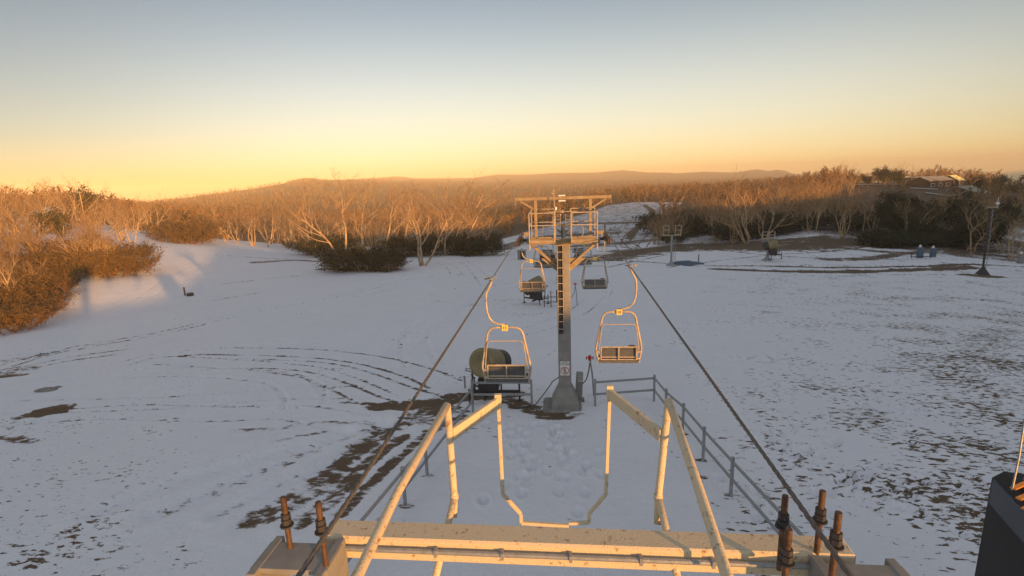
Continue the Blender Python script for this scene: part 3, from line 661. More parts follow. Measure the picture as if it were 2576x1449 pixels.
specs = [(-1, 11.6, '15', 'lift chair numbered 15, nearest one on the left-hand rope, hanging before the yellow snow gun'),
         (1, 12.9, '18', 'lift chair numbered 18, nearest one on the right-hand rope above the fence corner'),
         (-1, 22.2, '14', 'second chair on the left-hand rope, hanging just behind the near tower platform'),
         (1, 22.9, '19', 'second chair on the right-hand rope, shaded, hanging just behind the near tower'),
         (-1, 33.6, '13', 'third chair on the left-hand rope, small and dark above the farther snow gun'),
         (1, 35.0, '20', 'third chair on the right-hand rope, small and dark beyond the shaded one'),
         (-1, 45.5, '12', 'fourth chair on the left-hand rope, tiny, half behind the near mast'),
         (1, 47.0, '21', 'fourth chair on the right-hand rope, tiny, close to the second tower')]
for side, y, num, lab in specs:
    k = build_chair(side, num); k.location = (side * GA, y, rope_z(y)); tag(k, lab, 'lift chair', 'chairs hanging from the lift rope')

# ------------------------------------------------------------ top station frame under the camera
S = empty('station_frame', (0, 4.3, 5.2), 'painted pipe and box-beam station frame under the camera with two peaked guide arms', 'station frame')
def sp(m, name, mt, par=S, sm=False):
    o = m.obj(name, mt, None, sm); o.parent = par; o.matrix_parent_inverse = Matrix.Translation(-Vector(S.location)); return o
YB = 4.2
bl, br = PY(835, 1425, YB), PY(2140, 1345, YB)
zb_ = 9 - 3.38
m = MB(); m.box(((bl.x + br.x) / 2, YB, zb_), (br.x - bl.x, 0.26, 0.24)); sp(m, 'cross_beam', M['paint'])
m = MB(); m.tube([(bl.x + 0.1, YB - 0.17, zb_ + 0.03), (br.x - 0.1, YB - 0.17, zb_ + 0.03)], 0.024, 8)
for x in np.arange(bl.x + 0.5, br.x, 0.62): m.box((x, YB - 0.17, zb_ + 0.03), (0.03, 0.07, 0.07))
sp(m, 'cable_conduit', M['galv'])
AY = 4.6
for sd in (-1, 1):
    ap = PY(1125 if sd < 0 else 1682, 1018 if sd < 0 else 1008, AY)
    kn = PY(1143 if sd < 0 else 1656, 1250, AY)
    ft = PY(1168 if sd < 0 else 1648, 1405 if sd < 0 else 1400, AY); ft = Vector((kn.x + (kn.x - ap.x) * 0.25, AY - 0.1, zb_ + 0.05))
    m = MB(); m.tube([ap, kn, ft], 0.036, 10); m.lathe(kn, (0, 0, 1), [(-0.02, 0.036), (-0.02, 0.044), (0.03, 0.044), (0.03, 0.036)], 10); lg = sp(m, 'guide_post', M['paint'], S, True)
    m = MB(); m.tube([kn, kn + Vector((sd * 0.10, -0.75, -0.55))], 0.036, 10); sp(m, 'guide_post_brace', M['paint'], S, True)
    far = PY(899 if sd < 0 else 1829, 1449, 2.6); k2 = PY(1000 if sd < 0 else 1752, 1238 if sd < 0 else 1210, 3.55)
    e2 = far + (far - k2) * 0.9
    m = MB(); m.tube([ap + Vector((0, 0, 0.0)), k2, far, e2], 0.037, 10); sp(m, 'stay_pipe', M['paint'], S, True)
    a0 = PY(1138 if sd < 0 else 1664, 1092 if sd < 0 else 1096, AY); zc = a0.z
    b0 = PZ(1253 if sd < 0 else 1534, 1012 if sd < 0 else 990, zc + 0.02)
    m = MB(); m.beam(a0, b0, 0.045, 0.13); sp(m, 'channel_arm', M['paint'])
    m = MB()
    t0 = b0 + Vector((0, 0, 0.09)); c1 = PY(1265 if sd < 0 else 1524, 1243, b0.y); c2 = PY(1310 if sd < 0 else 1482, 1292, b0.y); c3 = Vector((c2.x, b0.y, c2.z - 0.12)); c4 = Vector((0.02, b0.y, c3.z - 0.02))
    m.beam(t0, c1, 0.04, 0.04); m.beam(c1, c2, 0.04, 0.04); m.beam(c2, c3, 0.04, 0.04); m.beam(c3, c4, 0.04, 0.04)
    m.box(b0 + Vector((0, 0, 0.02)), (0.075, 0.05, 0.16)); sp(m, 'hanging_loop', M['paint'])
# bolted rope brackets at both ends
for sd, rods in ((-1, [(712, 1250, 3.9), (800, 1262, 3.7)]), (1, [(1976, 1246, 3.9), (2070, 1234, 4.1), (2110, 1288, 3.6), (1985, 1330, 3.5)])):
    X0 = sd * 2.42; B_ = empty('rope_bracket', (X0, 3.9, zb_)); B_.parent = S; B_.matrix_parent_inverse = Matrix.Translation(-Vector(S.location))
    mtx = Matrix.Translation(-Vector(B_.location))
    def sb(m, name, mt, sm=False):
        o = m.obj(name, mt, None, sm, origin=tuple(B_.location)); o.location = (0, 0, 0); o.parent = B_; return o
    m = MB(); m.box((X0, 3.80, zb_ + 0.10), (0.70, 0.34, 0.05)); m.box((X0, 3.85, zb_ - 0.55), (0.75, 0.5, 0.06)); m.box((X0 - 0.3, 3.8, zb_ - 0.2), (0.08, 0.5, 0.66)); m.box((X0 + 0.3, 3.8, zb_ - 0.2), (0.08, 0.5, 0.66))
    m.beam((X0, 3.7, zb_ - 0.6), (X0 - sd * 0.3, 3.2, zb_ - 1.6), 0.14, 0.14); sb(m, 'bracket_plate', M['mast'])
    for (px, py, y) in rods:
        tp = PY(px, py, y); m = MB(); m.tube([tp, (tp.x, tp.y, zb_ + 0.1)], 0.024, 10)
        for k_ in range(9): m.lathe((tp.x, tp.y, tp.z - 0.015 * k_ - 0.012), (0, 0, 1), [(-0.004, 0.024), (0, 0.0275), (0.004, 0.024)], 10)
        sb(m, 'threaded_rod', M['rust'])
        m = MB(); m.lathe((tp.x, tp.y, tp.z - 0.27), (0, 0, 1), [(0, 0.02), (0, 0.044), (0.05, 0.044), (0.05, 0.02)], 6).lathe((tp.x, tp.y, tp.z - 0.21), (0, 0, 1), [(0, 0.02), (0, 0.042), (0.045, 0.042), (0.045, 0.02)], 6).lathe((tp.x, tp.y, tp.z - 0.29), (0, 0, 1), [(0, 0.02), (0, 0.06), (0.012, 0.06), (0.012, 0.02)], 14); sb(m, 'hex_nut', M['dark'])
    m = MB(); m.tube([(X0 + sd * 0.1, 3.75, zb_ - 0.30), (X0 + sd * 0.75, 3.6, zb_ - 0.34)], 0.07, 12); sb(m, 'axle', M['galv'], True)

# dark machine at the lower right with orange vents and an antenna
p = PZ(2545, 1250, 9 - 3.7)
c = p + Vector((0.84, -0.52, -0.9))
Mh = empty('service_vehicle', (c.x, c.y, gz(c.x, c.y)), 'black boxy machine with orange slotted vents and tall thin antenna at the lower right', 'vehicle')
def sv(m, name, mt):
    o = m.obj(name, mt); o.parent = Mh; o.matrix_parent_inverse = Matrix.Translation(-Vector(Mh.location)); return o
ztop = 9 - 3.60
rotv = Matrix.Rotation(R(-14), 3, 'Z')
zg = gz(c.x, c.y)
m = MB(); m.box((c.x, c.y, (ztop + zg + 0.9) / 2), (1.9, 1.6, ztop - zg - 0.9), rotv, b=0.10); sv(m, 'cab_body', M['black'])
m = MB(); m.box((c.x, c.y, zg + 0.48), (2.2, 2.1, 0.95), rotv, b=0.08); sv(m, 'chassis', M['black'])
m = MB()
for k in range(3):
    q0, q1 = PZ(2548 + k * 14, 1229 + k * 26, ztop + 0.015), PZ(2640 + k * 14, 1190 + k * 26, ztop + 0.015); m.beam(q0, q1, 0.055, 0.02)
sv(m, 'vent_slots', M['orange'])
m = MB()
for k in range(4): m.box(Vector((c.x, c.y, ztop + 0.01)) + rotv @ Vector((-0.8 + k * 0.03, -0.55 + k * 0.36, 0)), (0.06, 0.06, 0.03), rotv)
sv(m, 'roof_bolts', M['galv'])
m = MB(); m.box(Vector((c.x, c.y, ztop - 0.25)) + rotv @ Vector((-0.955, 0, 0)), (0.02, 1.3, 0.32), rotv); sv(m, 'side_window', M['glass'])
a = PZ(2546, 1232, ztop); b = PY(2577, 1060, a.y + 0.15)
m = MB(); m.tube([a, a.lerp(b, 0.5) + Vector((0.01, 0, 0)), b, b + (b - a) * 0.4], 0.010, 6); sv(m, 'antenna', M['galv'])
# ------------------------------------------------------------ fences around the lift line
def on(px, py, dz=0.0):
    p = PG(px, py); return Vector((p.x, p.y, p.z + dz))
def fence(name, posts, label, hts=1.05, mids=0.52, rail_ext=None, group=None):
    F = empty(name, posts[0], label, 'railing', group)
    inv = Matrix.Translation(-Vector(F.location))
    for p in posts:
        m = MB(); m.box((p.x, p.y, p.z + hts / 2 + 0.02), (0.08, 0.08, hts + 0.16)); o = m.obj('post', M['galv'], F); o.matrix_parent_inverse = inv
        m = MB(); m.box((p.x, p.y, p.z + hts + 0.105), (0.09, 0.09, 0.02)); o2 = m.obj('cap', M['galv'], o)
    P = list(posts) + ([rail_ext] if rail_ext else [])
    for a, b in zip(P[:-1], P[1:]):
        for h_ in (hts - 0.02, mids):
            d = (b - a); d.z = 0; d.normalize(); off = Vector((0, 0, h_))
            m = MB(); m.beam(a + off + d * 0.043, b + off - d * 0.043, 0.05, 0.085); o = m.obj('rail', M['galv'], F); o.matrix_parent_inverse = inv
    return F
pR = [on(1497, 1022), on(1645, 1010), on(1674, 1050), on(1717, 1092), on(1768, 1160), on(1838, 1247)]
ex = pR[-1] + (pR[-1] - pR[-2]) * 1.9; ex.z = gz(ex.x, ex.y)
fence('safety_railing', pR, 'galvanised two-rail fence turning a corner right of the lift tower and running toward the camera', rail_ext=ex)
pL0 = [on(1338, 1022), on(1190, 1022)]
fence('safety_railing', pL0, 'short two-rail fence in front of the yellow snow gun, left of the tower')
pL = [on(1190, 1040), on(1075, 1196), on(1020, 1272)]
ex = pL[-1] + (pL[-1] - pL[-2]) * 2.2; ex.z = gz(ex.x, ex.y)
fence('safety_railing', pL, 'two-rail fence running toward the camera along the churned lane on the left', rail_ext=ex)
# lit spare post left of the gun
for (px, py, h_, lab) in ((1143 * 0 + 1175, 975, 0.55, 'short stub post standing in the snow left of the yellow snow gun'),):
    b = on(px - 5, py + 3); o = MB().tube([b, b + Vector((0, 0, h_))], 0.045, 8).lathe(b + Vector((0, 0, h_)), (0, 0, 1), [(0, 0.045), (0, 0.06), (0.06, 0.06), (0.06, 0.01)], 10).obj('marker_post', M['galv'], origin=tuple(b)); tag(o, lab, 'post')
# ------------------------------------------------------------ fan snow guns
def snow_gun():
    G = empty('snow_gun')
    m = MB(); m.lathe((0, 0, 1.55), (-0.42, -0.85, 0.28), [(-0.62, 0.20), (-0.62, 0.44), (-0.55, 0.50), (-0.2, 0.53), (0.30, 0.545), (0.36, 0.53), (0.36, 0.40), (0.1, 0.2), (0.1, 0.01)], 28); m.obj('barrel', M['gun'], G, True)
    m = MB(); m.lathe((0.27, 0.55, 1.37), (-0.42, -0.85, 0.28), [(-0.5, 0.05), (-0.5, 0.36), (-0.42, 0.46), (0.0, 0.48), (0.12, 0.48), (0.12, 0.3)], 28); m.obj('nozzle_ring', M['guncut'], G, True)
    m = MB(); m.box((0.05, 0.1, 0.72), (0.75, 0.7, 0.55)); m.box((0.05, 0.1, 1.02), (0.28, 0.28, 0.25)); m.obj('control_box', M['dark'], G)
    for a, b in (((-0.5, -0.25, 0.45), (-0.5, -0.35, 1.25)), ((0.55, -0.2, 0.45), (0.55, -0.2, 0.95))):
        m = MB(); m.tube([a, b], 0.03, 6); m.obj('yoke', M['dark'], G)
    m = MB(); m.box((0.35, 0.0, 0.40), (1.7, 0.10, 0.10)); m.box((0.0, 0.0, 0.38), (0.1, 1.4, 0.1)); m.obj('base_frame', M['dark'], G)
    for x, y in ((-0.6, -0.55), (-0.6, 0.6), (1.2, 0.0)):
        m = MB(); m.tube([(x, y, 0.72), (x, y, 0.03)], 0.035, 6); m.box((x, y, 0.02), (0.22, 0.22, 0.04)); m.beam((x, y, 0.40), (x * 0.3, y * 0.3, 0.40), 0.06, 0.06); m.obj('leg', M['dark'], G)
    m = MB(); m.tube([(-0.5, -0.3, 1.28), (-0.72, -0.36, 1.38), (-0.72, -0.34, 1.44), (-0.52, -0.3, 1.40)], 0.03, 6); m.tube([(-0.5, -0.3, 1.3), (-0.42, -0.3, 0.85)], 0.02, 6); m.obj('hand_winch', M['galv'], G)
    return G
G1 = snow_gun(); reg(G1); b = on(1228, 1008); G1.location = (b.x, b.y, b.z - 0.02); G1.scale = (1.12,) * 3
tag(G1, 'olive yellow fan snow gun behind chair 15, nearest to the camera', 'snow gun', 'snow guns on the slope')
G2 = copy_tree(G1); b = PG(1352, 765); G2.location = (b.x, b.y, b.z); G2.rotation_euler = (0, 0, R(150)); G2.scale = (1.25,) * 3
G2['label'] = 'dark fan snow gun left of the mast, farther down under the lift'
G3 = copy_tree(G1); b = PG(1945, 655); G3.location = (b.x, b.y, b.z + 0.4); G3.rotation_euler = (0, 0, R(100)); G3.scale = (1.5,) * 3
G3['label'] = 'small blue-grey snow gun where the dark hose lines cross on the right field'
G4 = copy_tree(G1); b = PG(1455, 668, 300); G4.location = (b.x, b.y, b.z); G4.rotation_euler = (0, 0, R(190)); G4.scale = (1.2,) * 3
G4['label'] = 'distant snow gun right of the mast below the third right-hand chair'
# hoses of the near gun
b = on(1300, 1010); m = MB(); m.tube([on(1235, 1012, 0.3), on(1300, 1030, 0.05), on(1345, 1022, 0.04), on(1372, 1000, 0.25), on(1392, 985, 0.5), on(1410, 975, 0.55)], 0.022, 6)
tag(m.obj('gun_hose', M['dark'], smooth_=True), 'thin dark hose looping over the snow from snow gun to tower', 'hose')
# pedestal cabinet and hydrant beside the tower
def pedestal(px, py, label, sc_=1.0):
    b = on(px, py); P_ = empty('power_pedestal', b, label, 'power pedestal', 'power pedestals beside the lift')
    inv = Matrix.Translation(-b)
    m = MB(); m.box((b.x, b.y, b.z + 0.62), (0.28, 0.26, 1.26), Matrix.Rotation(R(3), 3, 'Y')); m.obj('cabinet', M['mast'], P_).matrix_parent_inverse = inv
    m = MB(); m.box((b.x + 0.03, b.y - 0.14, b.z + 1.10), (0.22, 0.03, 0.30), Matrix.Rotation(R(-12), 3, 'X')); m.obj('socket_panel', M['galv'], P_).matrix_parent_inverse = inv
    m = MB(); m.box((b.x + 0.03, b.y - 0.155, b.z + 0.93), (0.20, 0.012, 0.03)); m.obj('panel_strip', M['white'], P_).matrix_parent_inverse = inv
    m = MB(); m.box((b.x, b.y, b.z + 0.02), (0.42, 0.42, 0.10)); m.obj('plinth', M['concrete'], P_).matrix_parent_inverse = inv
    return P_
PD1 = pedestal(1457, 1008, 'grey slim power pedestal with white strip standing right behind the near tower foot')
def hydrant(px, py, label, h_=1.9):
    b = on(px, py); H_ = empty('water_hydrant', b, label, 'hydrant', 'water hydrants beside the lift'); inv = Matrix.Translation(-b)
    def q(m, n_, mt, par=H_): o = m.obj(n_, mt, par, True); o.matrix_parent_inverse = inv if par is H_ else Matrix(); return o
    m = MB(); m.tube([b, b + Vector((-0.06, 0, h_ * 0.5)), b + Vector((-0.16, 0, h_ * 0.88))], 0.035, 8); q(m, 'standpipe', M['galv'])
    t_ = b + Vector((-0.17, 0, h_ * 0.9)); m = MB(); m.lathe(t_, (0, 0, 1), [(-0.12, 0.03), (-0.1, 0.06), (0.02, 0.075), (0.1, 0.06), (0.14, 0.02)], 12)
    for s_ in (-1, 1): m.tube([t_ + Vector((0, 0, 0.03)), t_ + Vector((s_ * 0.14, 0, 0.05)), t_ + Vector((s_ * 0.13, 0, -0.05))], 0.03, 8)
    q(m, 'valve_head', M['red'])
    m = MB(); m.tube([t_ + Vector((0, 0, -0.2)), t_ + Vector((-0.04, 0, -0.55)), t_ + Vector((-0.14, 0, -0.95)), t_ + Vector((-0.38, 0, -1.25)), t_ + Vector((-0.6, 0, -1.3))], 0.024, 8); q(m, 'hose', M['dark'])
    return H_
hydrant(1494, 996, 'tall water hydrant with red valve head and hanging hose, beside the fence corner')
hydrant(1452, 768, 'smaller hydrant with a curved hose just right of the near mast', 2.2)
b = on(1392, 772)
St = empty('hose_stand', b, 'dark steel stand with ladder-like bars between farther snow gun and mast', 'stand'); inv = Matrix.Translation(-b)
for k_, (x, hh) in enumerate(((-0.8, 1.1), (-0.2, 1.5), (0.5, 1.4))):
    m = MB(); m.box((b.x + x, b.y, b.z + hh / 2), (0.07, 0.07, hh)); m.obj('leg', M['dark'], St).matrix_parent_inverse = inv
for hh in (0.5, 0.95): m = MB(); m.box((b.x - 0.15, b.y - 0.07, b.z + hh), (1.5, 0.05, 0.06)); m.obj('crossbar', M['dark'], St).matrix_parent_inverse = inv
m = MB(); m.box((b.x + 0.48, b.y, b.z + 1.0), (0.42, 0.35, 1.1)); m.obj('cabinet', M['dark'], St).matrix_parent_inverse = inv
# rocks on the left field
def rock(px, py, a, label):
    b = on(px, py); rr = random.Random(px); bm = bmesh.new(); bmesh.ops.create_icosphere(bm, subdivisions=3, radius=1)
    for v in bm.verts:
        n_ = float(fbm(np.array([v.co.x * 1.7 + px]), np.array([v.co.y * 1.7 + v.co.z * 2.1]), 3)[0]); v.co *= 0.7 + 0.65 * n_
        v.co.x *= a; v.co.y *= a * 0.55; v.co.z *= a * 0.26
    me_ = bpy.data.meshes.new('boulder'); bm.to_mesh(me_); bm.free(); me_.materials.append(M['concrete']); o = bpy.data.objects.new('boulder', me_); C.objects.link(o); o.location = b
    tag(o, label, 'boulder')
rock(118, 982, 0.62, 'larger flat grey boulder in the snow at the far left edge'); rock(146, 974, 0.26, 'small stone touching the right end of the flat grey boulder')
# stump post and drum on the left slope
b = on(466, 744); o = MB().box(b + Vector((0, 0, 0.55)), (0.16, 0.16, 1.3)).obj('marker_post', M['timber'], origin=tuple(b)); tag(o, 'short timber post standing beside a dark drum on the open left slope', 'post')
b = on(479, 744); o = MB().lathe(b, (0, 0, 1), [(-0.1, 0.42), (0.35, 0.42), (0.40, 0.38), (0.40, 0.02)], 14).obj('drum', M['dark'], origin=tuple(b)); tag(o, 'dark squat drum beside the short timber post on the left slope', 'drum')
# picnic table by the edge of the snow
b = on(757, 631); P_ = empty('picnic_table', b, 'timber picnic table at the far snow edge left of the dark bush', 'picnic table'); inv = Matrix.Translation(-b)
def q(m, n_, mt=M['timber'], par=None): o = m.obj(n_, mt, par or P_); o.matrix_parent_inverse = inv; return o
q(MB().box(b + Vector((0, 0, 1.15)), (2.9, 0.9, 0.10)), 'tabletop')
for y in (-0.85, 0.85): q(MB().box(b + Vector((0, y, 0.65)), (2.9, 0.35, 0.08)), 'bench')
for x in (-1.1, 1.1):
    q(MB().beam(b + Vector((x, -0.9, 0)), b + Vector((x, -0.2, 1.1)), 0.12, 0.12).beam(b + Vector((x, 0.9, 0)), b + Vector((x, 0.2, 1.1)), 0.12, 0.12).box(b + Vector((x, 0, 0.58)), (0.10, 1.9, 0.12)), 'leg')

# poles
def surface_tower(px, pyb, h_, label, w=1.7):
    b = PG(px, pyb); T_ = empty('surface_lift_tower', b, label, 'lift tower', 'small tow-lift towers on the right field'); inv = Matrix.Translation(-b)
    def q(m, n_, mt, par=T_): o = m.obj(n_, mt, par); o.matrix_parent_inverse = inv if par is T_ else Matrix(); return o
    m = MB(); m.tube([b, b + Vector((0, 0, h_ * 0.78))], 0.17, 10); q(m, 'mast', M['galv'])
    m = MB(); m.lathe(b, (0, 0, 1), [(-0.2, 0.9), (0.15, 0.8), (0.5, 0.3), (0.9, 0.18)], 10); q(m, 'footing', M['galv'])
    m = MB(); m.tube([b + Vector((0.30, -0.1, 0.6)), b + Vector((0.30, -0.1, h_ * 0.7))], 0.03, 5); m.tube([b + Vector((0.62, -0.1, 0.6)), b + Vector((0.62, -0.1, h_ * 0.7))], 0.03, 5)
    for i in range(10): m.tube([b + Vector((0.30, -0.1, 0.7 + i * 0.4)), b + Vector((0.62, -0.1, 0.7 + i * 0.4))], 0.02, 4)
    q(m, 'ladder', M['galv'])
    zt = b.z + h_ * 0.78
    m = MB(); m.box((b.x, b.y, zt), (w, 0.2, 0.16)); q(m, 'crossarm', M['arm'])
    for s_ in (-1, 1):
        m = MB(); x0 = b.x + s_ * w * 0.32
        for dx in (-0.45, 0.45): m.box((x0 + dx, b.y, zt + h_ * 0.12), (0.09, 0.09, h_ * 0.24))
        for dz in (0.03, h_ * 0.12, h_ * 0.23): m.box((x0, b.y, zt + dz + 0.1), (0.98, 0.08, 0.08))
        q(m, 'cage', M['chair'])
    return T_
surface_tower(1688, 668, 6.4, 'tow-lift tower with two square cages on top, right of the lift rope', 3.0)
surface_tower(1929, 655, 4.6, 'short tow-lift tower with reddish head beside the crossing hose lines', 1.7)
b = PG(2471, 690); L_ = empty('lamp_pole', b, 'tall dark lamp pole on a bare dirt mound near the right edge', 'lamp pole'); inv = Matrix.Translation(-b)
h_ = 9.2
for m, n_, mt in ((MB().tube([b, b + Vector((-0.35, 0, h_))], [0.13, 0.09], 10), 'pole', M['dark']), (MB().lathe(b, (0, 0, 1), [(-0.2, 1.0), (0.2, 0.7), (0.9, 0.25), (1.1, 0.2)], 10), 'footing', M['dark']),
                  (MB().box(b + Vector((0.0, 0, h_)), (1.3, 0.14, 0.12)), 'crossarm', M['chair']), (MB().box(b + Vector((0.5, 0, h_ + 0.55)), (0.30, 0.3, 0.3)).tube([b + Vector((0.5, 0, h_)), b + Vector((0.5, 0, h_ + 1.3))], 0.04, 5), 'lamp_head', M['white']),
                  (MB().tube([b + Vector((0.35, 0, 1.0)), b + Vector((0.05, 0, h_ - 0.2))], 0.045, 6), 'conduit', M['galv'])):
    m.obj(n_, mt, L_).matrix_parent_inverse = inv
# blue covered machines on the right field
for i, (px, py, s_, lab) in enumerate(((2313, 648, 1.0, 'blue covered pump unit with white top, standing in snow behind low bars'), (2346, 646, 0.85, 'narrow blue-grey covered hydrant box just right of the blue pump unit'), (2566, 662, 0.9, 'pale utility box on the dark bank at the far right edge'))):
    b = PG(px, py); K_ = empty('covered_pump', b, lab, 'pump unit'); inv = Matrix.Translation(-b)
    m = MB(); m.box(b + Vector((0, 0, 0.9 * s_)), (0.85 * s_ if i == 0 else 0.75, 0.7, 1.8 * s_), b=0.1); m.obj('cover', M['blue'] if i < 2 else M['mast'], K_).matrix_parent_inverse = inv
    m = MB(); m.lathe(b + Vector((-0.1, 0, 1.8 * s_)), (0, 0, 1), [(0, 0.22), (0.25, 0.18), (0.40, 0.06)], 10); m.obj('head', M['white'], K_).matrix_parent_inverse = inv
    if i == 0:
        for x in (-1.6, 1.4): m = MB(); m.box(b + Vector((x, -0.5, 0.4)), (0.1, 0.1, 1.1)); m.obj('leg', M['dark'], K_).matrix_parent_inverse = inv
        m = MB(); m.box(b + Vector((-0.1, -0.5, 0.25)), (3.1, 0.1, 0.12)); m.obj('crossbar', M['dark'], K_).matrix_parent_inverse = inv
# left-hand tall posts at the forest edge
for (px, py, hh, lab) in ((548, 598, 9.5, 'tall plain pole at the forest edge left of the picnic table'), (737, 622, 8.0, 'thin pole with a small yellow guard beside the picnic table'), (289*0+222, 590, 10.0, 'tall lamp pole among the far left trees')):
    b = PG(px, py); P_ = empty('utility_pole', b, lab, 'utility pole'); inv = Matrix.Translation(-b)
    MB().tube([b, b + Vector((0, 0, hh))], [0.16, 0.11], 8).obj('pole', M['bark'], P_).matrix_parent_inverse = inv
    MB().box(b + Vector((0, 0, hh - 0.3)), (1.5, 0.12, 0.12)).obj('crossarm', M['bark'], P_).matrix_parent_inverse = inv
    if px == 737: MB().box(b + Vector((0, -0.2, 4.2)), (0.4, 0.2, 1.3)).obj('guard', M['yellow'], P_).matrix_parent_inverse = inv

# equipment huts and the ramp railing under the second tower
def hut(px, py, w, d, hgt, label, mt):
    b = PG(px, py); H_ = empty('equipment_hut', b, label, 'hut'); inv = Matrix.Translation(-b)
    MB().box(b + Vector((0, 0, hgt / 2)), (w, d, hgt)).obj('wall', mt, H_).matrix_parent_inverse = inv
    MB().box(b + Vector((0, 0, hgt + 0.06)), (w + 0.3, d + 0.3, 0.12)).obj('roof', M['roof'], H_).matrix_parent_inverse = inv
    MB().box(b + Vector((0.1 * w, -d / 2 - 0.02, 0.95)), (0.8, 0.05, 1.8)).obj('door', M['dark'], H_).matrix_parent_inverse = inv
hut(1313, 652, 1.7, 1.6, 1.9, 'small green-grey hut at the left end of the lift yard, left of the railings', M['mast'])
hut(1378, 672, 2.6, 1.8, 2.2, 'dark low hut behind the knee brace on the mast’s left side', M['wall'])
hut(1195, 640, 3.6, 2.6, 2.3, 'dark shelter in the shade under the pale split gum', M['wall'])
fence('ramp_railing', [PG(1462, 652), PG(1485, 655), PG(1508, 659), PG(1530, 663)], 'small dark ramp railing right of the mast below the second tower', 1.2)
fence('yard_railing', [PG(1345, 668), PG(1368, 664), PG(1392, 662)], 'small dark yard railing left of the mast below the second tower', 1.2)
b = PG(1730, 666); bm = bmesh.new(); bmesh.ops.create_icosphere(bm, subdivisions=3, radius=1)
for v in bm.verts:
    n_ = float(fbm(np.array([v.co.x * 2.3 + 4]), np.array([v.co.y * 2 + v.co.z * 3]), 3)[0]); v.co *= 0.65 + 0.75 * n_; v.co.x *= 2.6; v.co.y *= 1.0; v.co.z *= 0.75
me_ = bpy.data.meshes.new('tarpaulin_heap'); bm.to_mesh(me_); bm.free(); me_.materials.append(M['blue']); o = bpy.data.objects.new('tarpaulin_heap', me_); C.objects.link(o); o.location = b; tag(o, 'blue-grey tarpaulin heap where the dark road line begins', 'tarpaulin')
b = PG(1757, 664); o = MB().box(b + Vector((0, 0, 0.8)), (0.14, 0.14, 1.7)).obj('marker_post', M['timber'], origin=tuple(b)); tag(o, 'thin post beside the blue-grey tarpaulin heap', 'post')

# ------------------------------------------------------------ terrace buildings on the right hill
def building(px, D, w, d, hwall, hroof, rz, label, roofm, name='ski_lodge', wallm=None, wins=3, lift=0.0):
    b = PD(px, D, 470); Bd = empty(name, (b.x, b.y, b.z + lift - 0.3), label, 'building', rz=R(rz))
    m = MB(); m.box((0, 0, hwall / 2), (w, d, hwall), b=0.05); wl = m.obj('wall', wallm or M['wall'], Bd)
    m = MB(); e = 0.5
    ridge = [(-w / 2 - e, 0, hwall + hroof), (w / 2 + e, 0, hwall + hroof)]
    vs = []
    for dz in (0.0, 0.18):
        vs += [(-w / 2 - e, -d / 2 - e, hwall - 0.1 + dz), (w / 2 + e, -d / 2 - e, hwall - 0.1 + dz), (w / 2 + e, 0, hwall + hroof + dz), (-w / 2 - e, 0, hwall + hroof + dz), (w / 2 + e, d / 2 + e, hwall - 0.1 + dz), (-w / 2 - e, d / 2 + e, hwall - 0.1 + dz)]
    m.add(vs, [(0, 1, 2, 3), (3, 2, 4, 5), (6, 9, 8, 7), (9, 11, 10, 8), (0, 6, 7, 1), (1, 7, 8, 2), (2, 8, 10, 4), (4, 10, 11, 5), (5, 11, 9, 3), (3, 9, 6, 0)]); m.obj('roof', roofm, Bd)
    m = MB()
    for s_ in (-1, 1): m.add([(s_ * w / 2, -d / 2, hwall), (s_ * w / 2, d / 2, hwall), (s_ * w / 2, 0, hwall + hroof), (s_ * (w / 2 - 0.1), -d / 2, hwall), (s_ * (w / 2 - 0.1), d / 2, hwall), (s_ * (w / 2 - 0.1), 0, hwall + hroof)], [(0, 1, 2), (3, 5, 4), (0, 3, 4, 1), (1, 4, 5, 2), (2, 5, 3, 0)])
    m.obj('gable', wallm or M['wall'], Bd)
    for i in range(wins):
        x = -w / 2 + w * (i + 0.5) / wins; m = MB(); m.box((x, -d / 2 - 0.04, hwall * 0.55), (w / wins * 0.5, 0.08, hwall * 0.35)); wf_ = m.obj('window', M['white'], Bd)
        m = MB(); m.box((x, -d / 2 - 0.09, hwall * 0.55), (w / wins * 0.42, 0.03, hwall * 0.27)); m.obj('pane', M['glass'], wf_)
    return Bd
building(2340, 300, 15, 8, 4.2, 1.6, 25, 'dark brown long lodge on the right hill terrace, left of the bright roof', M['roof'], lift=-1.2)
building(2392, 315, 9, 7, 3.2, 2.4, 42, 'lodge with bright yellow sunlit roof on the right hill', M['goldroof'], wins=2, lift=0.5)
building(2425, 270, 9, 6, 2.6, 1.4, 30, 'small hut with tan roof right below the bright yellow roof', M['roof'], wins=2, lift=-0.2)
building(2455, 262, 9, 6, 2.6, 1.4, 34, 'tan-roofed hut farther right and lower on the hill', M['roof'], wins=2, lift=-0.6)
building(2545, 235, 10, 7, 3.0, 1.8, 35, 'reddish broad-roofed hut near the right edge of the hill', M['timber'], wins=2, lift=0.4)
building(110, 215, 9, 7, 3.0, 1.8, -20, 'pale snow-covered roof among the trees at the far left', M['white'], wins=2, lift=-0.5)
# water tank on the terrace
b = PD(2300, 305, 465); T_ = empty('water_tank', (b.x, b.y, b.z - 0.4), 'round dark water tank with pale rim on the terrace skyline', 'water tank')
MB().lathe((0, 0, 0), (0, 0, 1), [(0, 6.0), (4.2, 6.0), (4.2, 5.8), (4.6, 0.1)], 32).obj('tank', M['wall'], T_, True); MB().lathe((0, 0, 4.22), (0, 0, 1), [(0, 6.12), (0.25, 6.12), (0.25, 5.9), (0, 5.9)], 32).obj('rim', M['white'], T_)
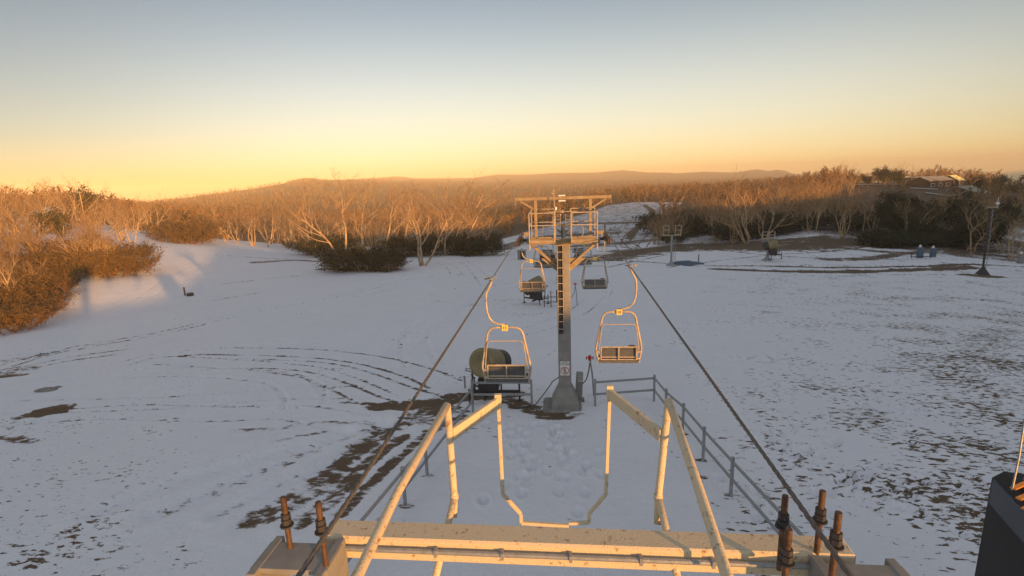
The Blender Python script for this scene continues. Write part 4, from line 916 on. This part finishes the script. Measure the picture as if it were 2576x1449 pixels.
# terraces: low retaining fences, snow on top
for i, (x0, x1, D, lab) in enumerate(((2135, 2260, 300, 'long pale retaining wall along the upper terrace edge'), (2290, 2360, 265, 'short white rail fence below the round tank'), (2330, 2400, 235, 'lower retaining wall on the slope under the dark lodge'))):
    a, c_ = PD(x0, D, 470), PD(x1, D, 470); F = empty('terrace_wall', a, lab, 'wall'); inv = Matrix.Translation(-a)
    MB().beam(a + Vector((0, 0, 0.2)), c_ + Vector((0, 0, 0.2)), 0.5, 1.0).obj('wall', M['timber'], F).matrix_parent_inverse = inv
    MB().beam(a + Vector((0, 0, 0.80)), c_ + Vector((0, 0, 0.80)), 0.7, 0.18).obj('coping', M['white'], F).matrix_parent_inverse = inv
# white slatted barrier at the right
b = PD(2532, 190, 535); F = empty('slat_barrier', b, 'small bright white three-slat barrier near the right edge', 'barrier', rz=R(-25))
for i in range(3): MB().box((0, 0, 1.3 + i * 0.75), (4.6, 0.08, 0.30)).obj('slat', M['white'], F)
for x in (-1.8, 1.8): MB().box((x, 0.12, 1.5), (0.14, 0.14, 3.0)).obj('post', M['timber'], F)
# unseen cabin on a post, added only to shade the left slope
vv, bb = -1.9, 9.0
cx_, cy_ = -SDIR.x * bb + VDIR[0] * vv, -SDIR.y * bb + VDIR[1] * vv
O_ = empty('shadow_cabin', (cx_, cy_, gz(cx_, cy_)), 'unseen cabin on one thick post, added behind the camera to cast a shadow', 'cabin', rz=R(45))
zc_ = 9 - 2.6 + 0.0963 * bb - gz(cx_, cy_)
MB().box((0, 0, zc_ / 2), (0.75, 0.6, zc_)).obj('post', M['mast'], O_); MB().box((0, 0, zc_ + 0.4), (2.0, 1.6, 1.9), b=0.06).obj('cabin_body', M['wall'], O_); MB().box((0, 0, zc_ + 1.42), (2.3, 1.9, 0.14)).obj('roof', M['roof'], O_)
# ------------------------------------------------------------ trees
def grow(seed, stems, H, spread, depth_=3, base_tilt=0.25, kids=(3, 5), twig=1.0, droop=0.0, lean=0.0, first=0.35):
    """returns a list of polylines (points, radii, level) for a bare tree of height about H"""
    rr = random.Random(seed); out = []
    def branch(p, d, L, r, lev):
        n = (6, 5, 4, 3)[min(lev, 3)]; pts = [p]; rad = [r]; dirs = [d]
        for i in range(n):
            w = (0.16, 0.24, 0.30, 0.34)[min(lev, 3)]
            d = (d + Vector((rr.gauss(0, w), rr.gauss(0, w), rr.gauss(0, w * 0.6) + (0.10 if lev else 0.06) - droop))).normalized()
            p = p + d * (L / n); pts.append(p); rad.append(max(r * (1 - 0.72 * (i + 1) / n), (0.015, 0.013, 0.009, 0.0065)[lev] * H / 8)); dirs.append(d)
        out.append((pts, rad, lev))
        if lev >= depth_: return
        nk = rr.randint(*kids) + (2 if lev == 0 else 0)
        for k in range(nk):
            u = first + (1 - first) * (k + rr.random() * 0.8) / nk if lev == 0 else 0.2 + 0.8 * (k + rr.random()) / nk
            u = min(u, 0.98); i = min(int(u * n), n - 1); q = pts[i].lerp(pts[i + 1], u * n - i); dd = dirs[i + 1]
            a = rr.uniform(0.40, 0.95) * spread; ax = dd.orthogonal().normalized(); ax.rotate(Matrix.Rotation(rr.random() * 6.28, 3, dd))
            nd = (dd * math.cos(a) + ax * math.sin(a)).normalized()
            branch(q, nd, L * (0.62 - 0.25 * u) * rr.uniform(0.75, 1.25) * (1.0 if lev else 1.05), rad[i] * 0.60, lev + 1)
    for s in range(stems):
        a = s / stems * 6.28 + rr.random() * 1.2; tl = base_tilt * rr.uniform(0.5, 1.3) if stems > 1 else lean
        d = Vector((math.cos(a) * tl, math.sin(a) * tl, 1)).normalized()
        branch(Vector((math.cos(a) * 0.06 * stems, math.sin(a) * 0.06 * stems, -0.25)), d, H * rr.uniform(0.78, 1.0) * 0.92, 0.0185 * H * (0.8 if stems > 1 else 1.0), 0)
    return out
def mesh_from(lines, name, mt, levels, sides):
    V, F, o = [], [], 0; MI = []
    for pts, rad, lev in lines:
        if lev not in levels: continue
        n = sides[min(lev, len(sides) - 1)]; prev = None
        for i, p in enumerate(pts):
            d = (pts[min(i + 1, len(pts) - 1)] - pts[max(i - 1, 0)]).normalized()
            x = d.orthogonal().normalized() if prev is None else (prev - d * prev.dot(d)).normalized(); prev = x; y = d.cross(x)
            for k in range(n):
                a = 2 * math.pi * k / n; V.append(p + (x * math.cos(a) + y * math.sin(a)) * rad[i])
        for i in range(len(pts) - 1):
            for k in range(n): F.append((o + i * n + k, o + i * n + (k + 1) % n, o + (i + 1) * n + (k + 1) % n, o + (i + 1) * n + k))
        MI += [1 if lev <= 2 and len(lines) else 0] * (n * (len(pts) - 1)); o += n * len(pts)
    me_ = bpy.data.meshes.new(name); me_.from_pydata(V, [], F); me_.materials.append(mt); me_.polygons.foreach_set('use_smooth', [True] * len(F))
    if name == 'crown' and mt == M['twig']: me_.materials.append(M['bark']); me_.polygons.foreach_set('material_index', MI)
    return me_
def leaves_mesh(name, anchors, n, size, spreadr, mt, seed, extra=None):
    rr = np.random.RandomState(seed); A = np.array([tuple(a) for a in anchors]); k = rr.randint(0, len(A), n)
    P = A[k] + rr.normal(0, spreadr, (n, 3)) * np.array([1, 1, 0.8])
    P[:, 2] = np.maximum(P[:, 2], 0.02)
    u = rr.normal(0, 1, (n, 3)); u /= np.linalg.norm(u, axis=1)[:, None]; w = rr.normal(0, 1, (n, 3)); v = np.cross(u, w); v /= np.linalg.norm(v, axis=1)[:, None]
    s = size * rr.uniform(0.6, 1.4, (n, 1)); u = u * s; v = v * s * 0.45
    V = np.stack([P - u, P + v, P + u, P - v], 1).reshape(-1, 3); F = np.arange(n * 4).reshape(-1, 4)
    if extra is not None: V = np.concatenate([V, extra[0]]); 
    me_ = bpy.data.meshes.new(name); me_.from_pydata(V.tolist(), [], F.tolist() + ([tuple(i + n * 4 for i in f) for f in extra[1]] if extra is not None else [])); me_.materials.append(mt); return me_
PROTO = {}
def proto(key, kind, **kw):
    H = kw['H']
    lines = grow(**kw)
    tr = mesh_from(lines, 'trunk', M['bark'] if kind != 'scrub' else M['scrub'], (0,), (7,))
    if kind == 'bare': cr = mesh_from(lines, 'crown', M['twig'], (1, 2, 3), (0, 5, 3, 3))
    elif kind == 'scrub':
        c0 = mesh_from(lines, 'crown', M['scrub'], (1, 2, 3), (0, 3, 3, 3)); v = np.zeros(len(c0.vertices) * 3); c0.vertices.foreach_get('co', v)
        tips = [p for l in lines if l[2] >= 1 for p in l[0][1:]]
        cr = leaves_mesh('crown', tips, 2600, 0.075 * H / 3, 0.10 * H / 3, M['browleaf'], 3, (v.reshape(-1, 3), [tuple(p.vertices) for p in c0.polygons]))
    else:
        c0 = mesh_from(lines, 'crown', M['leaf'], (1, 2), (0, 4, 3)); v = np.zeros(len(c0.vertices) * 3); c0.vertices.foreach_get('co', v)
        tips = [p for l in lines if l[2] >= 1 for p in l[0][1:]]
        cr = leaves_mesh('crown', tips, 3600, 0.038 * H ** 0.85, 0.07 * H ** 0.9, M['leaf'], 3, (v.reshape(-1, 3), [tuple(p.vertices) for p in c0.polygons]))
    cr.name = 'crown'; PROTO[key] = (tr, cr, H)
for i, (st, sp_, tl) in enumerate(((3, 0.9, 0.42), (2, 1.0, 0.32), (4, 0.8, 0.38), (1, 0.95, 0.08), (3, 1.0, 0.5), (5, 0.75, 0.36))):
    proto('bare%d' % i, 'bare', seed=11 + i * 7, stems=st, H=10.0, spread=sp_, base_tilt=tl, kids=(4, 5), lean=0.1)
for i in range(2): proto('scrub%d' % i, 'scrub', seed=60 + i, stems=9, H=3.2, spread=0.75, base_tilt=0.75, kids=(3, 5), depth_=2, first=0.15)
for i in range(3): proto('shrub%d' % i, 'leafy', seed=80 + i, stems=6, H=3.0, spread=1.0, base_tilt=0.9, kids=(3, 5), depth_=2, first=0.1)
for i in range(3): proto('leafy%d' % i, 'leafy', seed=90 + i, stems=1 + i % 2, H=9.0, spread=0.85, base_tilt=0.2, kids=(5, 8), depth_=2, first=0.15)
NAMES = {'bare': ('bare_gum_tree', 'tree'), 'scrub': ('brown_bush', 'bush'), 'shrub': ('dark_shrub', 'shrub'), 'leafy': ('dark_gum_tree', 'tree')}
rt_ = random.Random(21); COUNT = {}
def plant(key, p, h, label, group, wide=1.0, rz=None):
    tr, cr, H = PROTO[key]; nm, cat = NAMES[key[:-1]]; s = h / H; w = s * wide
    rz = rt_.random() * 6.28 if rz is None else rz
    T_ = bpy.data.objects.new(nm, None); C.objects.link(T_); T_.location = p; T_.rotation_euler = (0, 0, rz); T_.scale = (w, w, s); tag(T_, label, cat, group); T_.empty_display_size = 0.5
    for nme, me_ in (('trunk', tr), ('crown', cr)):
        o = bpy.data.objects.new(nme, me_); C.objects.link(o); o.parent = T_
    COUNT[cat] = COUNT.get(cat, 0) + 1
    return T_
def hpx(p, px): return px * depth(Vector(p)) / FW
def one(kind, px, py, ht, label, group, wide=1.0, dmax=400):
    p = PG(px, py, dmax); key = kind + str(rt_.randrange({'bare': 6, 'scrub': 2, 'shrub': 3, 'leafy': 3}[kind])); return plant(key, p, hpx(p, ht), label, group, wide)
# -- centre clump, each tree by itself
g = 'bare gums of the centre clump'
one('bare', 862, 655, 193, 'wide bare gum with pale arching limbs, behind the dark bush on its left', g, 1.25)
one('bare', 905, 650, 210, 'tallest bare gum of the centre clump, right above the dark bush', g, 1.2)
one('bare', 955, 648, 182, 'dense bare gum rising behind the right end of the dark bush', g, 1.2)
one('bare', 1000, 640, 170, 'bare gum just right of the dark bush, twigs glowing orange', g, 1.2)
one('bare', 1062, 668, 188, 'forked bare gum with thick shaded trunk alone on the snow', g, 1.15)
one('bare', 1120, 642, 170, 'bare gum left of the pale split gum, half behind it', g, 1.1)
one('bare', 1172, 640, 180, 'pale split bare gum with bright limbs at the right end of the clump', g, 1.35)
one('bare', 1208, 640, 125, 'low bare gum leaning out at the clump’s right edge', g, 1.1)
one('bare', 1035, 636, 148, 'thin bare gum behind the forked gum on the snow', g, 1.1)
one('bare', 800, 636, 136, 'small bare gum at the left edge of the centre clump', g, 1.2)
g = 'dark shrubs under the centre clump'
for i, (px, w_) in enumerate(((858, 62), (885, 66), (912, 60), (940, 64), (970, 58), (985, 50))): one('shrub', px, 682 - i % 2 * 4, w_ * 1.08, 'dark rounded shrub in the big bush under the centre clump', g, 1.15)
g = 'low dark shrubs behind the centre clump'
for px in (790, 815, 838, 1012, 1040, 1075, 1100, 1128, 1150, 1185, 1205, 1225): one('shrub', px, 644 - rt_.random() * 5, 42 + rt_.random() * 16, 'low dark shrub along the shaded edge of the forest', g, 1.5)
g = 'bare gums behind the centre clump'
for i in range(34):
    px = rt_.uniform(560, 1240); p = PD(px, rt_.uniform(150, 200), 600); plant('bare%d' % rt_.randrange(6), p, rt_.uniform(8, 12.5), 'pale bare gum in the row along the far snow edge, left of the lift', g, rt_.uniform(0.9, 1.25))
one('bare', 725, 625, 55, 'small white-barked gum with bushy foot beside the picnic table', None, 1.2); one('scrub', 725, 622, 18, 'little brown bush at the foot of the small white gum', None, 1.2)
one('bare', 745, 618, 60, 'slim bare gum right behind the picnic table', None, 0.9)
# -- left thicket
g = 'bare gums of the left thicket'
for i in range(44):
    u = rt_.random(); px = rt_.uniform(-240, 150); py = rt_.uniform(640, 800) if px < 100 else rt_.uniform(640, 725)
    p = PG(px, py, 300); plant('bare%d' % rt_.randrange(6), p, rt_.uniform(4.5, 7.2), 'tangled bare gum in the orange thicket along the left edge', g, rt_.uniform(0.85, 1.2))
g = 'brown bushes of the left thicket'
for px, py in ((20,838),(50,832),(85,820),(105,800),(128,765),(140,740),(155,715),(165,690),(0,815),(60,790),(95,770),(110,735),(70,750),(20,780),(130,700),(150,672),(-40,830),(-70,800),(40,720),(90,700),(10,750),(170,665),(185,650)):
    one('scrub', px, py, 62 + rt_.random() * 22, 'bushy brown scrub in the orange thicket along the left edge', g, 1.25)
g = 'bushes of the round clump on the left slope'
for px, py in ((238, 688), (262, 694), (290, 696), (318, 692), (345, 686), (250, 676), (285, 680), (325, 678), (300, 672)):
    one('scrub', px, py, 62 + rt_.random() * 16, 'brown bush in the rounded clump on the sunlit left slope', g, 1.15)
g = 'bare gums of the round clump on the left slope'
for px, py in ((225, 684), (245, 688), (268, 690), (295, 688), (240, 672)): one('bare', px, py, 105 + rt_.random() * 15, 'bare gum leaning out of the rounded clump on the sunlit left slope', g, 0.95)
one('leafy', 371, 656, 44, 'small leafy tree alone just right of the rounded clump', None, 0.9)
g = 'bushes of the far round clump'
for px, py in ((425, 606), (440, 609), (458, 612), (475, 613), (495, 612), (512, 609), (450, 602), (480, 604), (505, 602)):
    one('scrub', px, py, 46 + rt_.random() * 12, 'brown bush in the far rounded clump at the end of the left slope', g, 1.4)
g = 'gums behind the left slope'
for i in range(66):
    px = rt_.uniform(-120, 420); D = rt_.uniform(118, 230); 
    if 330 < px and D < 180: continue
    p = PD(px, D, 590); k_ = 'leafy%d' % rt_.randrange(3) if rt_.random() < 0.16 else 'bare%d' % rt_.randrange(6)
    plant(k_, p, rt_.uniform(7, 11) * (1.1 if D > 170 else 0.9), 'dark leafy gum in the woods behind the left slope' if k_[0] == 'l' else 'bare gum in the hazy woods behind the left slope', g + (' leafy' if k_[0] == 'l' else ''), rt_.uniform(0.9, 1.2))
one('leafy', 205, 560, 52, 'tall dark gum standing above the hazy left woods', None, 0.7)
# -- right wood
g = 'big bare gums in front of the right wood'
for px, py, ht, w_, lab in ((1880, 612, 150, 1.15, 'large fan-shaped bare gum with orange top, two trunks, front of the right wood'), (1845, 612, 80, 0.9, 'small bare gum left of the large fan-shaped gum'), (1920, 604, 120, 1.0, 'bare gum touching the large fan-shaped gum on its right'),
                            (2078, 572, 130, 1.0, 'tall pale single-trunk gum on the dark bank of the right wood'), (2032, 580, 90, 1.1, 'low spreading gum left of the tall pale single-trunk gum'), (2196, 588, 110, 0.95, 'pink-lit bare gum with slim vase shape on the right slope'),
                            (2150, 574, 60, 1.0, 'stunted dark bare gum between the two pale slope gums'), (1572, 575, 34, 1.0, 'lone bare tree on the snow beside the valley tracks'), (1660, 592, 60, 1.1, 'bare bushy tree right of the valley tracks'), (2400, 600, 150, 1.0, 'tall bare gum standing in the dark right-hand thicket')):
    one('bare', px, py, ht, lab, g, w_)
g = 'bare gums of the right wood'
n = 0
while n < 74:
    px = rt_.uniform(1640, 2140); D = rt_.uniform(132, 250)
    if px < 1760 and D > 205: continue
    p = PD(px, D, 560); plant('bare%d' % rt_.randrange(6), p, rt_.uniform(7.5, 11) * (0.8 if px < 1730 else 1.0), 'bare gum among the dense sunlit wood right of the valley tracks', g, rt_.uniform(0.85, 1.15)); n += 1
g = 'dark shrubs at the foot of the right wood'
for px, py in ((1655,586),(1672,584),(1690,587),(1708,583),(1730,590),(1750,588),(1770,580),(1800,585),(1830,596),(1852,604),(1900,600),(1935,592),(1960,585),(1990,580),(2110,578),(2135,580),(2160,576)):
    one('shrub', px, py, 42 + rt_.random() * 18, 'dark shrub in the shade at the foot of the right wood', g, 1.5)
g = 'dark shrubs of the right-hand bank'
for i in range(17): one('shrub', 2200 + i * 15, 618 - abs(i - 4) * 0.6 + rt_.random() * 4, 34 + rt_.random() * 16, 'dark low shrub on the right-hand bank above the covered pumps', g, 1.5)
g = 'leafy gums of the right-hand thicket'
for i in range(17):
    px = rt_.uniform(2250, 2500); D = rt_.uniform(128, 152); p = PD(px, D, 580); plant('leafy%d' % rt_.randrange(3), p, rt_.uniform(5.5, 9.5), 'dark leafy gum in the thicket near the right edge', g, rt_.uniform(0.8, 1.1))
g = 'bare gums of the right-hand thicket'
for i in range(34):
    px = rt_.choice((rt_.uniform(2140, 2330), rt_.uniform(2330, 2560), rt_.uniform(2330, 2560))); D = rt_.uniform(125, 190); p = PD(px, D, 560); plant('bare%d' % rt_.randrange(6), p, rt_.uniform(6.5, 10) * (0.85 if D > 150 else 1), 'reddish bare gum mixed into the thicket near the right edge', g, rt_.uniform(0.85, 1.15))
g = 'trees on the right skyline'
for i in range(22):
    px = rt_.choice((rt_.uniform(2010, 2130), rt_.uniform(2130, 2290), rt_.uniform(2400, 2560))); p = PD(px, rt_.uniform(285, 330), 470); lf = rt_.random() < 0.4 and px > 2130
    plant(('leafy%d' % rt_.randrange(3)) if lf else 'bare%d' % rt_.randrange(6), p, rt_.uniform(6, 10), 'small dark leafy tree on the right skyline near the terrace' if lf else 'small bare tree against the sky on the right skyline', g + (' leafy' if lf else ''))
one('bare', 2112, 480, 65, 'tallest ragged gum breaking the skyline left of the terrace', None, 1.1)
g = 'dark shrubs inside the right wood'
for i in range(24):
    px = rt_.uniform(1680, 2140); p = PD(px, rt_.uniform(140, 185), 570); plant('shrub%d' % rt_.randrange(3), p, rt_.uniform(2.6, 4.6), 'dark undergrowth shrub between the trunks of the right wood', g, 1.5)
# -- far forest: nobody could count it
def low_tree(seed):
    rr = random.Random(seed); V, F = [], []
    def blade(p, q, w):
        d = (q - p).normalized(); x = d.orthogonal().normalized(); x.rotate(Matrix.Rotation(rr.random() * 6.28, 3, d)); y = d.cross(x); o = len(V)
        V.extend([p + x * w, p - x * 0.5 * w + y * w * 0.87, p - x * 0.5 * w - y * w * 0.87, q]); F.extend([(o, o + 1, o + 3), (o + 1, o + 2, o + 3), (o + 2, o, o + 3)])
    for s in range(rr.randint(1, 3)):
        d = Vector((rr.gauss(0, 0.22), rr.gauss(0, 0.22), 1)).normalized(); tip = d * rr.uniform(0.75, 1.0); base = Vector((rr.gauss(0, 0.02), rr.gauss(0, 0.02), -0.03)); blade(base, tip, 0.028)
        for k in range(9):
            u = rr.uniform(0.25, 0.95); p = base.lerp(tip, u); a = rr.random() * 6.28; q = p + Vector((math.cos(a) * 0.24, math.sin(a) * 0.24, rr.uniform(0.12, 0.34))) * (1.25 - u) * rr.uniform(0.7, 1.3); blade(p, q, 0.018)
            r_ = p.lerp(q, 0.5); blade(r_, r_ + Vector((rr.gauss(0, 0.1), rr.gauss(0, 0.1), rr.uniform(0.05, 0.16))), 0.014)
    return np.array([tuple(v) for v in V]), np.array(F)
LT = [low_tree(i) for i in range(10)]
rs = np.random.RandomState(4)
def clearing(qx, D):
    c_ = (qx > np.interp(D, [175, 230, 330], [1230, 1390, 1535])) & (qx < np.interp(D, [175, 230, 330], [1650, 1668, 1720])) & (D < 335)
    c_ |= (abs(qx - 2270) < 165) & (D > 190) & (D < 430)
    c_ |= (qx > 20) & (qx < 220) & (D < 215)
    return c_
Vs, Fs, off = [], [], 0; Lm = []
cnt = 0
for (D0, D1, num, hs) in ((195, 330, 1700, (7, 12)), (330, 560, 3400, (7, 13)), (560, 950, 4200, (8.5, 12)), (950, 1600, 4200, (8, 11))):
    D = np.sqrt(rs.uniform(D0 ** 2, D1 ** 2, num)); a = rs.uniform(R(-55), R(42), num)
    x, y = D * np.sin(a), D * np.cos(a); z = height(x, y)
    qz = x * _f.x + y * _f.y + (z - 9) * _f.z; qx = 1288 + FW * (x * RR.x + y * RR.y + (z - 9) * RR.z) / qz
    keep = ~clearing(qx, D) & (fbm(x / 30, y / 30, 3) > 0.40)
    x, y, z, D = x[keep], y[keep], z[keep], D[keep]
    if D0 >= 330:
        z = z + (fbm(x / 5, y / 5, 4) - 0.47) * 0.10 * (1 - smooth(D, 150, 300)) + (fbm(x / 38, y / 38, 3) - 0.44) * 9 * smooth(D, 500, 1500) * (1 - smooth(D, 2000, 3000))
    for i in range(len(x)):
        v, f = LT[rs.randint(10)]; h = rs.uniform(*hs); t_ = rs.rand() * 6.28; c_, s_ = math.cos(t_), math.sin(t_); wdt = h * rs.uniform(0.9, 1.4)
        w = np.stack([(v[:, 0] * c_ - v[:, 1] * s_) * wdt + x[i], (v[:, 0] * s_ + v[:, 1] * c_) * wdt + y[i], v[:, 2] * h + z[i]], 1)
        Vs.append(w); Fs.append(f + off); off += len(v)
Vs = np.concatenate(Vs); Fs = np.concatenate(Fs); me = bpy.data.meshes.new('far_forest'); me.vertices.add(len(Vs)); me.vertices.foreach_set('co', Vs.astype(np.float32).ravel())
me.loops.add(Fs.size); me.loops.foreach_set('vertex_index', Fs.astype(np.int32).ravel()); me.polygons.add(len(Fs)); me.polygons.foreach_set('loop_start', (np.arange(len(Fs)) * 3).astype(np.int32)); me.update(calc_edges=True)
me.materials.append(M['far']); o = bpy.data.objects.new('far_forest', me); C.objects.link(o); tag(o, 'endless bare gum forest covering the valley and far hillsides', None, None, 'stuff')
print('TREES', COUNT, 'far tris', len(Fs))
# ------------------------------------------------------------ haze: one closed box of even air round everything
def haze_box(x0, x1, y0, y1, z0, z1, dens, col, g):
    m = MB(); m.add([(x0, y0, z0), (x1, y0, z0), (x1, y1, z0), (x0, y1, z0), (x0, y0, z1), (x1, y0, z1), (x1, y1, z1), (x0, y1, z1)], [(0, 3, 2, 1), (4, 5, 6, 7), (0, 1, 5, 4), (1, 2, 6, 5), (2, 3, 7, 6), (3, 0, 4, 7)])
    hm = bpy.data.materials.new('haze_air'); hm.use_nodes = True; t_ = hm.node_tree; t_.nodes.remove(t_.nodes['Principled BSDF'])
    pv = t_.nodes.new('ShaderNodeVolumePrincipled'); pv.inputs['Density'].default_value = dens; pv.inputs['Color'].default_value = (*col, 1); pv.inputs['Anisotropy'].default_value = g
    t_.links.new(pv.outputs[0], t_.nodes['Material Output'].inputs['Volume'])
    o = m.obj('haze', hm); tag(o, 'thin warm evening haze over the slope and the far hills', None, None, 'stuff')
haze_box(-4250, 4250, -4250, 4250, float(verts[:, 2].min()) - 1.0, float(max(verts[:, 2].max(), 40)) + 6, 0.00035, (0.95, 0.84, 0.66), -0.32)
